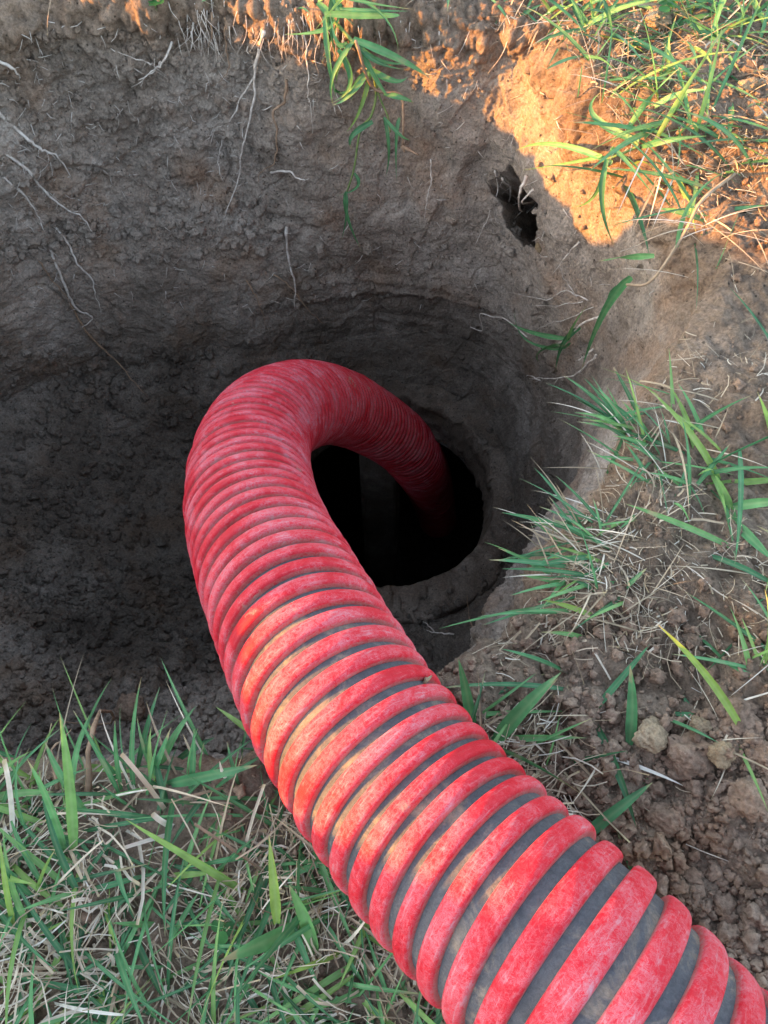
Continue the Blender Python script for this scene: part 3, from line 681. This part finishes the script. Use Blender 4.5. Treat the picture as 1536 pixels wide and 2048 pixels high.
for _ in range(16):
    fx, fy = random.choice([(695, 25), (715, 65), (735, 130), (700, 10)]); an_ = random.uniform(-.3, math.pi + .3); l_ = random.uniform(40, 95)
    leaf_w((fx, fy), (fx + math.cos(an_) * l_ * .5, fy + math.sin(an_) * l_ * .45), (fx + math.cos(an_) * l_, fy + math.sin(an_) * l_ + 12), random.uniform(.004, .008), .03, random.uniform(.02, .06), random.random())
for a_, m_, b_, wd, tn in [((690, 20), (650, 40), (592, 76), .011, .75), ((700, 30), (690, 70), (690, 128), .008, .5), ((700, 25), (740, 45), (790, 40), .010, .8), ((715, 60), (760, 70), (842, 108), .011, .6),
                       ((715, 70), (700, 110), (684, 172), .009, .35), ((735, 130), (770, 120), (822, 130), .009, .6), ((738, 130), (710, 150), (684, 176), .008, .55), ((740, 140), (790, 165), (832, 152), .008, .6),
                       ((690, 15), (670, 5), (615, 2), .008, .8), ((700, 10), (730, -15), (780, -30), .009, .8), ((725, 95), (705, 60), (668, 42), .007, .5),
                       ((770, 200), (785, 240), (792, 300), .006, .4), ((766, 200), (770, 250), (772, 292), .006, .45), ((733, 205), (715, 225), (710, 250), .009, .3),
                       ((700, 350), (695, 390), (702, 442), .005, .4), ((700, 350), (710, 390), (727, 450), .007, .5), ((706, 320), (700, 340), (686, 362), .006, .3), ((765, 200), (800, 240), (830, 243), .006, .45)]:
    leaf_w(a_, m_, b_, wd, tint=tn)

# the long runner over the right rim
run = bpy.data.objects.new("grass_sprig", None); COL.objects.link(run); run.location = hit(1470, 400)[0]
tag(run, "long grass runner trailing from sunlit straw down the right wall, broad green tip", "grass sprig", "runner grass sprigs")
rb = Rib()
rb.tube(smooth_poly([hit(1480, 385, .02)[0], hit(1430, 430, .03)[0], hit(1385, 490, .03)[0], hit(1340, 535, .03)[0], hit(1306, 562, .03)[0]], 6), .0019, .0015, .3, 0)
rb.build("stem", M_straw, run)
LEAF_OF = run
leaf_w((1308, 560), (1290, 610), (1234, 718), .012, .03, .04, .45); leaf_w((1306, 562), (1295, 580), (1276, 600), .007, .03, .035, .4)
leaf_w((1345, 505), (1310, 495), (1278, 483), .008, .035, .05, .7); leaf_w((1395, 470), (1390, 440), (1396, 410), .006, .03, .04, .6)
sp2 = bpy.data.objects.new("grass_sprig", None); COL.objects.link(sp2); sp2.location = hit(1240, 615)[0]
tag(sp2, "small green sprig with a pale curly end, left of the broad tipped runner", "grass sprig", "runner grass sprigs")
rb = Rib()
rb.tube(wallpath([(1235, 618), (1200, 640), (1165, 665), (1130, 672)], .03), .0018, .0012, .5, 0)
rb.tube(wallpath([(1075, 650), (1040, 625), (1005, 612), (985, 618), (978, 632), (961, 630)], .035), .0012, .0008, .5, 0)
rb.build("stem", M_root, sp2)
LEAF_OF = sp2
for a_, m_, b_, wd, tn in [((1165, 663), (1120, 655), (1062, 625), .009, .5), ((1160, 668), (1120, 680), (1110, 700), .009, .6), ((1170, 662), (1195, 640), (1215, 612), .006, .8), ((1165, 668), (1140, 675), (1080, 660), .006, .5),
                       ((1200, 650), (1185, 690), (1150, 706), .009, .25), ((1140, 668), (1085, 680), (1075, 640), .004, .3)]:
    leaf_w(a_, m_, b_, wd, .03, .035, tn)
sp3 = bpy.data.objects.new("grass_sprig", None); COL.objects.link(sp3); sp3.location = hit(1270, 300)[0]
tag(sp3, "sunlit grass sprig with leaves spreading sideways over the corner above the burrow", "grass sprig", "runner grass sprigs")
rb = Rib(); rb.tube(wallpath([(1300, 275), (1260, 292), (1232, 300)], .03), .0016, .0012); rb.build("stem", M_stem, sp3)
LEAF_OF = sp3
for a_, m_, b_, wd, tn in [((1235, 300), (1180, 285), (1112, 298), .008, .7), ((1235, 303), (1190, 300), (1125, 306), .005, .75), ((1240, 302), (1240, 345), (1262, 400), .008, .5), ((1250, 295), (1275, 330), (1345, 365), .008, .55),
                       ((1260, 285), (1235, 250), (1222, 228), .009, .45), ((1270, 283), (1320, 265), (1370, 280), .008, .5), ((1238, 300), (1215, 320), (1200, 345), .006, .6)]:
    leaf_w(a_, m_, b_, wd, .03, .045, tn)

# single blades and stalks that stand out
def single(label, bl, name="tall_grass", cat="grass", group="tall single grass blades", dry=False):
    rb_ = Rib()
    for b_ in bl: blade_px(rb_, dry=dry, **b_)
    tag(rb_.build(name, GM), label, cat, group)
single("tall upright grass blade with a lit edge, the highest at the left pit edge", [dict(base=(148, 1715), tip=(119, 1425), width=.0085, tint=.85, rise=.10, sag=.05, fold=.3)])
single("slim curved grass blade left of the tallest blade", [dict(base=(132, 1710), tip=(54, 1518), width=.0065, tint=.75, rise=.07, sag=.06)])
single("flat grass blade pointing right at the left picture edge", [dict(base=(-25, 1600), tip=(108, 1584), width=.007, tint=.8, rise=.03, sag=.12)])
single("long yellow green blade slanting up left out of the middle of the near grass", [dict(base=(500, 1790), tip=(250, 1638), width=.0075, tint=.95, rise=.05, sag=.08, fold=.3)])
single("rolled yellow tipped stalk standing beside the hose", [dict(base=(630, 1915), tip=(578, 1770), width=.011, tint=.8, rise=.05, sag=.03, fold=.4), dict(base=(600, 1830), tip=(538, 1670), width=.008, tint=1.0, rise=.05, sag=.03, fold=.4, base_lift=.03)])
single("broad soft blade drooping left from the rolled stalk beside the hose", [dict(base=(615, 1850), tip=(440, 1922), width=.014, tint=.7, rise=.04, sag=.15)])
single("yellowed thin stem with a drooping top on the left side of the grass", [dict(base=(30, 1860), tip=(0, 1680), width=.005, tint=1.0, rise=.06, sag=.1), dict(base=(72, 1790), tip=(110, 1700), width=.0035, tint=.95, rise=.05, sag=.02)])
single("arched blade bending over the dark pit edge left of the hose", [dict(base=(330, 1570), tip=(515, 1530), width=.010, tint=.4, rise=.05, sag=.25)])
single("thin fork of blades reaching over the pit edge near the middle left", [dict(base=(240, 1590), tip=(146, 1420), width=.004, tint=.4, rise=.06, sag=.08), dict(base=(243, 1580), tip=(230, 1440), width=.004, tint=.5, rise=.06, sag=.04), dict(base=(240, 1560), tip=(190, 1490), width=.005, tint=.35, rise=.04, sag=.04)])
single("pair of blades reaching up out of the grass close to the hose", [dict(base=(380, 1580), tip=(388, 1458), width=.006, tint=.35, rise=.05, sag=.05), dict(base=(300, 1560), tip=(342, 1455), width=.006, tint=.45, rise=.04, sag=.05)])
single("blade of dark green grass standing beside the hose on the near right rim", [dict(base=(945, 1460), tip=(917, 1318), width=.010, tint=.45, rise=.05, sag=.04)])
single("broad green blade lying across the dirt right of the hose", [dict(base=(985, 1490), tip=(1122, 1345), width=.014, tint=.5, rise=.03, sag=.12)])
single("long dusty blade running from the hose to the right over the dirt", [dict(base=(1160, 1680), tip=(1305, 1565), width=.010, tint=.3, rise=.012, sag=.06), dict(base=(1300, 1580), tip=(1250, 1500), width=.008, tint=.45, rise=.01, sag=.08)])
single("short green blade lying among crumbs below the long dusty blade", [dict(base=(1275, 1755), tip=(1235, 1665), width=.007, tint=.5, rise=.008, sag=.06)])
single("upright dark blade standing in front of the big clods", [dict(base=(1258, 1490), tip=(1260, 1330), width=.010, tint=.45, rise=.02, sag=.06)])
single("long bright blades crossing at the right picture edge beside the rim tuft", [dict(base=(1463, 1020), tip=(1478, 1165), width=.011, tint=.6, rise=.02, sag=.1), dict(base=(1460, 1015), tip=(1580, 1005), width=.010, tint=.65, rise=.02, sag=.1), dict(base=(1462, 1020), tip=(1430, 950), width=.008, tint=.85, rise=.02, sag=.1), dict(base=(1470, 1045), tip=(1545, 1120), width=.010, tint=.55, rise=.015, sag=.1)])
single("pale dry stick lying in the grass left of the hose", [dict(base=(335, 1670), tip=(250, 1695), width=.005, tint=.9, rise=.015, sag=.02), dict(base=(350, 1655), tip=(305, 1628), width=.007, tint=1.0, rise=.03, sag=.02)], name="dry_stalk", cat="stalk", group="dry stalks at the pit edge", dry=True)
single("thin dry stem leaning left over the straw", [dict(base=(95, 1790), tip=(205, 1682), width=.003, tint=.75, rise=.05, sag=.05)], name="dry_stalk", cat="stalk", group="dry stalks at the pit edge", dry=True)
single("pale dry stalk standing at the left picture edge", [dict(base=(25, 1680), tip=(8, 1520), width=.006, tint=.9, rise=.06, sag=.02)], name="dry_stalk", cat="stalk", group="dry stalks at the pit edge", dry=True)
single("bent dry stalk in the middle of the pit edge", [dict(base=(330, 1620), tip=(243, 1508), width=.006, tint=.6, rise=.04, sag=.08)], name="dry_stalk", cat="stalk", group="dry stalks at the pit edge", dry=True)

# ground cover grass: near lawn and sunlit verge, beyond counting
def rim_r(xx, yy):
    a_ = math.atan2(yy - CY, xx - CX); return np.interp(a_, th, Rrim, period=2 * np.pi)
def outside(xx, yy, margin=0.0): return math.hypot(xx - CX, yy - CY) > rim_r(xx, yy) + margin
rb = Rib(); cnt = 0
while cnt < 1750:                                                # near lawn
    xx, yy = random.uniform(-.48, .12), random.uniform(-.24, .12)
    if not outside(xx, yy, -.005): continue
    pz = perlin(np.array([[xx, yy, 0.0]]), 11, 90)[0]
    if pz < random.uniform(-.35, .35) and yy > -.16: continue
    bb, nn = drop(xx, yy)
    if bb is None: continue
    a_ = random.uniform(0, 2 * math.pi); ln = Vector((math.cos(a_), math.sin(a_), 0)) * random.uniform(.3, 1.3)
    rand_blade(rb, bb, nn, random.uniform(.03, .105), random.uniform(.0018, .0050), ln, random.random() < .12, random.uniform(.15, 1.0), random.uniform(.4, 1.6)); cnt += 1
for _ in range(170):                                            # blades leaning over the near edge
    xx = random.uniform(-.42, .0); yy = random.uniform(.04, .13)
    if not (outside(xx, yy, -.012) and not outside(xx, yy, .04)): continue
    bb, nn = drop(xx, yy)
    if bb is None or bb.z < -.06: continue
    rand_blade(rb, bb, Vector((0, 0, 1)), random.uniform(.03, .09), random.uniform(.0022, .006), Vector((random.gauss(0, .5), random.uniform(-.2, 1.0), 0)), random.random() < .2, random.uniform(.3, 1.2), random.uniform(.4, 1.5))
cnt = 0
while cnt < 560:                                                # beyond the hose on the right and at the upper right
    xx, yy = random.uniform(.10, .62), random.uniform(.02, 1.35)
    if not outside(xx, yy, .004): continue
    dens = .12 if yy < .22 else (.25 if yy < .5 else 1.0)
    if yy > .93 and xx < .2: dens = .25
    if ((xx - .37) / .13) ** 2 + ((yy - .53) / .085) ** 2 < 1: continue
    pz = perlin(np.array([[xx, yy, 0.0]]), 8, 95)[0]
    if random.random() > dens * (0.55 + pz): continue
    bb, nn = drop(xx, yy)
    if bb is None: continue
    a_ = random.uniform(0, 2 * math.pi); ln = Vector((math.cos(a_), math.sin(a_), 0)) * random.uniform(.5, 1.4)
    rand_blade(rb, bb, nn, random.uniform(.04, .11), random.uniform(.003, .007), ln, random.random() < .3, random.uniform(.2, .9), random.uniform(.2, 1.0)); cnt += 1
for _ in range(160):                                            # far verge
    xx, yy = random.uniform(-.55, .3), random.uniform(.99, 1.3)
    if not outside(xx, yy, .004): continue
    bb, nn = drop(xx, yy)
    rand_blade(rb, bb, nn, random.uniform(.03, .08), random.uniform(.003, .006), Vector((random.gauss(0, .7), random.gauss(-.2, .6), 0)), random.random() < .35, .8, .6)
tag(rb.build("grass", GM), "green and dry grass growing around the pit", "grass", kind='stuff')

# straw litter
rb = Rib()
def straw(xx, yy, ln, wd, tint, lift=.003, tilt=.12):
    bb, nn = drop(xx, yy)
    if bb is None: return
    a_ = 4.5 * perlin(np.array([[xx, yy, 3.0]]), 7, 97)[0] + random.gauss(0, .75); t1 = Vector((1, 0, 0)) - nn * nn.x; t1.normalize(); t2 = nn.cross(t1)
    dv = (t1 * math.cos(a_) + t2 * math.sin(a_) + nn * random.uniform(-.08, tilt)).normalized() * ln
    sdv = nn.cross(dv).normalized() * ln * random.gauss(0, .10); p0 = bb + nn * random.uniform(-.0005, lift)
    pts = [p0 + dv * t + sdv * math.sin(math.pi * t) + nn * math.sin(math.pi * t) * ln * random.uniform(0, .05) for t in (0, .35, .7, 1)]
    rb.ribbon(pts, wd, tint, 0, side_ref=nn + Vector((random.uniform(-.9, .9), random.uniform(-.9, .9), 0)), fold=.3, blunt=True)
def straw_len(k): return min(.008 + random.expovariate(1 / .013), .075) * k
n_ = 0
while n_ < 7500:
    xx, yy = random.uniform(-.50, .14), random.uniform(-.26, .11)
    if not outside(xx, yy, .008): continue
    pz = perlin(np.array([[xx, yy, 0.0]]), 9, 99)[0]
    if pz < random.uniform(-.5, .1): continue
    straw(xx, yy, straw_len(1), random.uniform(.0005, .0012) * (2.2 if random.random() < .22 else 1), random.betavariate(1.6, 1.7), .009); n_ += 1
n_ = 0
while n_ < 7500:
    xx, yy = random.uniform(.06, .62), random.uniform(.0, 1.3)
    if not outside(xx, yy, .006): continue
    pz = perlin(np.array([[xx, yy, 0.0]]), 8, 99)[0]
    de = 1.0 if yy > .16 else .10
    if ((xx - .37) / .13) ** 2 + ((yy - .53) / .085) ** 2 < 1: de = .12
    if random.random() > de * (.5 + pz): continue
    straw(xx, yy, straw_len(.7), random.uniform(.0004, .0010) * (2.2 if random.random() < .18 else 1), random.betavariate(1.6, 1.7), .006); n_ += 1
for _ in range(500):
    xx, yy = random.uniform(-.55, .25), random.uniform(.98, 1.3)
    if outside(xx, yy, .003): straw(xx, yy, random.uniform(.006, .03), random.uniform(.0006, .002), random.random(), .006)
tag(rb.build("straw", M_straw), "dry straw and grass clippings littering the ground", "straw", kind='stuff')
# bits of straw and hair roots stuck to the pit walls
rb = Rib()
for _ in range(420):
    px = random.uniform(0, 900) if random.random() < .75 else random.uniform(900, 1350); py = random.uniform(0, 620) ** 1.0
    if random.random() < .3: px, py = random.uniform(0, 480), random.uniform(20, 420)
    p0, nn = hit(px, py)
    if p0.z > -.02: continue
    a_ = random.uniform(0, 6.28); t1 = nn.orthogonal().normalized(); t2 = nn.cross(t1); ln = random.uniform(.005, .026)
    dv = (t1 * math.cos(a_) + t2 * math.sin(a_) + Vector((0, 0, -.8)) + nn * .15).normalized() * ln
    rb.tube([p0, p0 + dv * .5 + nn * .004 + t1 * random.gauss(0, .002), p0 + dv + nn * .002], random.uniform(.0004, .0009), .0003, .5, 0, 4)
for _ in range(150):
    px = random.choice([random.gauss(540, 45), random.gauss(420, 30), random.gauss(640, 40), random.uniform(250, 1050)]); py = random.uniform(-10, 75)
    p0, nn = hit(px, py); ln = random.uniform(.012, .05); sx = random.gauss(0, .25); out_ = random.uniform(.15, .6)
    p1 = p0 + Vector((sx, -out_, -.8)) * ln * .5; p2 = p1 + Vector((sx + random.gauss(0, .4), -out_ * .2, -1)) * ln * .5
    rb.tube(smooth_poly([p0, p1, p2], 4), random.uniform(.0004, .0011), .0002, .5, 0, 4)
tag(rb.build("rootlets", M_root), "hair fine rootlets and straw bits stuck in the pit walls", "rootlets", kind='stuff')

# small round leaved weeds
def weed(label, spots, name="clover_plant", cat="plant", group="small weeds on the ground"):
    rb_ = Rib()
    for (px, py, sz, li) in spots:
        c0, nn = hit(px, py); c0 = c0 + Vector((0, 0, li)); rb_.tube([c0 - Vector((0, 0, li)), c0], .0007, .0006, .5, 1, 4)
        for k_ in range(3):
            a_ = k_ * 2.1 + random.random(); dv = Vector((math.cos(a_), math.sin(a_), random.uniform(-.1, .35)))
            sdv = Vector((-math.sin(a_), math.cos(a_), 0)); st = rb_.n; tint = random.random(); nseg = 10
            cc = c0 + dv * sz * .55; rb_.v.append(cc - Vector((0, 0, sz * .08))); rb_.t.append(tint)
            for j in range(nseg):
                an = 2 * math.pi * j / nseg; rr = sz * .5 * (1 - .22 * max(0, math.cos(an)) ** 6)
                rb_.v.append(cc + dv * math.cos(an) * rr + sdv * math.sin(an) * rr); rb_.t.append(tint)
            for j in range(nseg): rb_.f.append((st, st + 1 + j, st + 1 + (j + 1) % nseg)); rb_.m.append(0)
            rb_.n += nseg + 1
    tag(rb_.build(name, [M_leaf, M_stem]), label, cat, group)
weed("patch of round green clover leaves by the top right corner", [(1340, 25, .016, .02), (1322, 45, .014, .02), (1362, 15, .014, .03), (1385, 25, .013, .02), (1332, 5, .013, .03)])
weed("tiny clover leaf on the far wall under the hanging sprig", [(681, 190, .008, .004)])
weed("round leaved weed in the near grass left of the rolled stalk", [(452, 1858, .009, .012)])
weed("small lit weed on the far rim, left of the sprig", [(313, 22, .013, .01), (322, 12, .010, .012)])

# ---------------------------------------------------------------- clods and crumbs
def ico(sub=3):
    import bmesh
    bm = bmesh.new(); bmesh.ops.create_icosphere(bm, subdivisions=sub, radius=1.0)
    V_ = np.array([v.co[:] for v in bm.verts]); F_ = np.array([[v.index for v in f.verts] for f in bm.faces]); bm.free(); return V_, F_
IV, IF = ico(5); CV, CF = ico(2)
def clod(label, px, py, size, mat, flat=0.7, seed=0, sharp=0.0, group="large clods on the dug soil"):
    V_ = IV.copy()
    rs = np.random.default_rng(seed)
    for _ in range(9):                                   # break planes
        n_v = rs.normal(size=3); n_v /= np.linalg.norm(n_v); dd = rs.uniform(.62, .95); pr = V_ @ n_v
        V_ -= np.outer(np.clip(pr - dd, 0, None) * 0.92, n_v)
    V_ *= (.80 + .22 * clods(V_ + seed * 1.7, 1.5) + .13 * clods(V_ + seed, 4.0) + .06 * clods(V_, 10.0))[:, None]
    V_ += V_ * (perlin(V_ + seed * 3.1, 1.6, seed)[:, None] * .14 + perlin(V_ + seed, 5, seed)[:, None] * .07 + perlin(V_, 13, seed)[:, None] * .035 + perlin(V_, 30, seed)[:, None] * .018)
    V_ = V_ * np.array([1, rs.uniform(.75, 1), flat]) * size
    p0, nn = hit(px, py); o = mesh_np("soil_clod", V_, IF, mat); o.location = p0 + Vector((0, 0, size * flat * .35)); o.rotation_euler = (rs.uniform(-.3, .3), rs.uniform(-.3, .3), rs.uniform(0, 6))
    tag(o, label, "clod", group)
clod("large block shaped grey clod with a flat top, biggest on the right", 1370, 1505, .021, M_clod, .75, 2)
clod("yellowish clod touching the upper left of the big block", 1300, 1475, .015, M_clay, .7, 5)
clod("yellow clod behind the big block, near the upper tuft", 1395, 1455, .011, M_clay, .8, 8)
clod("pale clod at the right picture edge behind the big block", 1470, 1440, .016, M_clod, .7, 11)
clod("small yellow clod right of the big block", 1440, 1512, .010, M_clay, .8, 14)
clod("clod at the right picture edge beside the big block", 1525, 1520, .014, M_clod, .8, 17)
clod("reddish flat clod at the right picture edge below the big block", 1495, 1600, .016, M_clod, .6, 20)
clod("crumbly brown clod left of the flat reddish one", 1320, 1640, .015, M_clod, .6, 23)
clod("round brown clod between the hose and the crumbs, low on the right", 1340, 1830, .010, M_clay, .8, 26)
clod("orange clod in the sunlit grass at the top right", 1310, 45, .020, M_clay, .6, 29)
clod("small orange clod in the sunlit grass at the right picture edge", 1495, 178, .012, M_clay, .8, 32)
clod("pale clod on the shadowed pit floor near the left grass", 258, 1425, .026, M_clod, .7, 35)
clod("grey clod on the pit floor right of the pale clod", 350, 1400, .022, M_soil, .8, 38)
clod("tiny yellow stone under the burrow", 1078, 497, .008, M_clay, .8, 41)

var, big = [], []; EV, EF = ico(3)
for k_ in range(10):
    for lst, base in ((var, CV), (big, EV)):
        V_ = base.copy()
        for _ in range(6):
            n_v = rng.normal(size=3); n_v /= np.linalg.norm(n_v); V_ -= np.outer(np.clip(V_ @ n_v - rng.uniform(.55, .9), 0, None) * .9, n_v)
        V_ *= (.62 + .5 * clods(V_ + k_ * 2.3, 1.5) + .22 * clods(V_ + k_, 3.6))[:, None]
        V_ += V_ * (perlin(V_ + k_ * 7.7, 1.3, k_)[:, None] * .30 + perlin(V_ + k_ * 3.3, 3.1, k_)[:, None] * .26 + perlin(V_ + k_, 6.5, k_)[:, None] * .2); lst.append(V_)
def crumbs(name, spots, mat, label):
    VS, FS = [], []; n0 = 0
    for (p0, sz) in spots:
        V_, F_ = (big[random.randrange(10)], EF) if sz > .0035 else (var[random.randrange(10)], CF); q_ = rng.normal(size=4); q_ /= np.linalg.norm(q_); w_, x_, y_, z_ = q_
        Rm = np.array([[1 - 2 * (y_ * y_ + z_ * z_), 2 * (x_ * y_ - z_ * w_), 2 * (x_ * z_ + y_ * w_)], [2 * (x_ * y_ + z_ * w_), 1 - 2 * (x_ * x_ + z_ * z_), 2 * (y_ * z_ - x_ * w_)], [2 * (x_ * z_ - y_ * w_), 2 * (y_ * z_ + x_ * w_), 1 - 2 * (x_ * x_ + y_ * y_)]])
        sc = np.array([1, random.uniform(.7, 1), random.uniform(.6, .95)]) * sz
        VS.append((V_ * sc) @ Rm.T + np.array(p0)); FS.append(F_ + n0); n0 += len(V_)
    tag(mesh_np(name, np.concatenate(VS), np.concatenate(FS), mat), label, "soil crumbs", kind='stuff')
spots = []
while len(spots) < 24000:                                        # spoil right of the hose
    xx, yy = random.uniform(.04, .52), random.uniform(-.22, .22)
    if not outside(xx, yy, .004) or (yy > .12 and random.random() < .75): continue
    bb, nn = drop(xx, yy); sz = min(.00095 / (random.random() ** .8 + .085), .0085)
    spots.append((bb + nn * sz * .3, sz))
for _ in range(11000):                                          # remaining ground
    xx, yy = random.uniform(-.5, .62), random.uniform(-.24, 1.3)
    if not outside(xx, yy, .004): continue
    bb, nn = drop(xx, yy); sz = min(.0008 / (random.random() ** .8 + .09), .006); spots.append((bb + nn * sz * .3, sz))
crumbs("soil_crumbs", spots, M_clod, "loose brown soil crumbs beside the hose and around the pit")
spots = []
for _ in range(15000):
    u_ = random.random()
    if u_ < .35: px, py = random.uniform(0, 560), random.uniform(0, 520)
    elif u_ < .55: px, py = random.uniform(0, 430), random.uniform(700, 1250)
    elif u_ < .8: px, py = random.uniform(0, 560), random.uniform(1150, 1500)
    else: px, py = random.uniform(560, 1400), random.uniform(0, 620)
    if u_ > .8 and random.random() < .72: continue
    p0, nn = hit(px, py)
    if p0.z > -.03: continue
    sz = min(.0011 / (random.random() ** .8 + .07), .010) * (1.3 if p0.z < -.3 else .7); spots.append((p0 + nn * sz * .2, sz))
for _ in range(1600):
    a_ = random.uniform(0, 6.283); rr = random.gauss(.262, .03)
    if rr < .212: continue
    xx, yy = OC[0] + rr * math.cos(a_), OC[1] + rr * math.sin(a_); zz = -.728 + .006 * random.random() if rr < .275 else None
    if zz is None:
        lo_, nn_, _, _ = BVH.ray_cast(Vector((xx, yy, -.3)), Vector((0, 0, -1)))
        if lo_ is None: continue
        zz = max(lo_.z, -.735)
    spots.append((Vector((xx, yy, zz)), min(.0014 / (random.random() ** .8 + .07), .011)))
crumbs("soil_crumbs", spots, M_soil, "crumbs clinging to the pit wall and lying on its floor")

# bits of dry leaf and mud lying on the hose
HB = BVHTree.FromPolygons((VR.reshape(-1, 3) + HOFF)[:].tolist(), ff.tolist())
def flake(label, px, py, size, mat, name, cat, seed):
    r_ = ray(px, py).normalized(); loc, nrm, _, _ = HB.ray_cast(CAMP, r_)
    if loc is None: return
    if nrm.dot(r_) > 0: nrm = -nrm
    rs = np.random.default_rng(seed); t1 = nrm.orthogonal().normalized(); t2 = nrm.cross(t1); n = 14; top, botm = [], []
    for j in range(n):
        a_ = 2 * math.pi * j / n; rr = size * rs.uniform(.45, 1.0); q_ = loc + (t1 * math.cos(a_) * 1.5 + t2 * math.sin(a_) * .7) * rr + nrm * (0.0015 + rs.uniform(0, .002))
        top.append(q_); botm.append(q_ - nrm * .0012)
    V_ = [loc + nrm * .003] + top + botm + [loc + nrm * .0005]
    F_ = [(0, 1 + j, 1 + (j + 1) % n) for j in range(n)] + [(1 + j, 1 + n + j, 1 + n + (j + 1) % n) for j in range(n)] + [(1 + j, 1 + n + (j + 1) % n, 1 + (j + 1) % n) for j in range(n)] + [(2 * n + 1, 1 + n + (j + 1) % n, 1 + n + j) for j in range(n)]
    o = mesh_np(name, np.array([v[:] for v in V_]) - np.array(loc[:]), np.array(F_), mat, smooth=False, attrs={"tint": np.full(len(V_), .4)}); o.location = loc
    tag(o, label, cat, "bits lying on the hose")
flake("dry tan leaf scrap lying across a rib of the hose in the near half", 1068, 1782, .007, M_straw, "leaf_scrap", "leaf scrap", 1)
flake("mud flake on the hose near the right rim soil", 845, 1362, .006, M_clay, "mud_flake", "mud flake", 3)
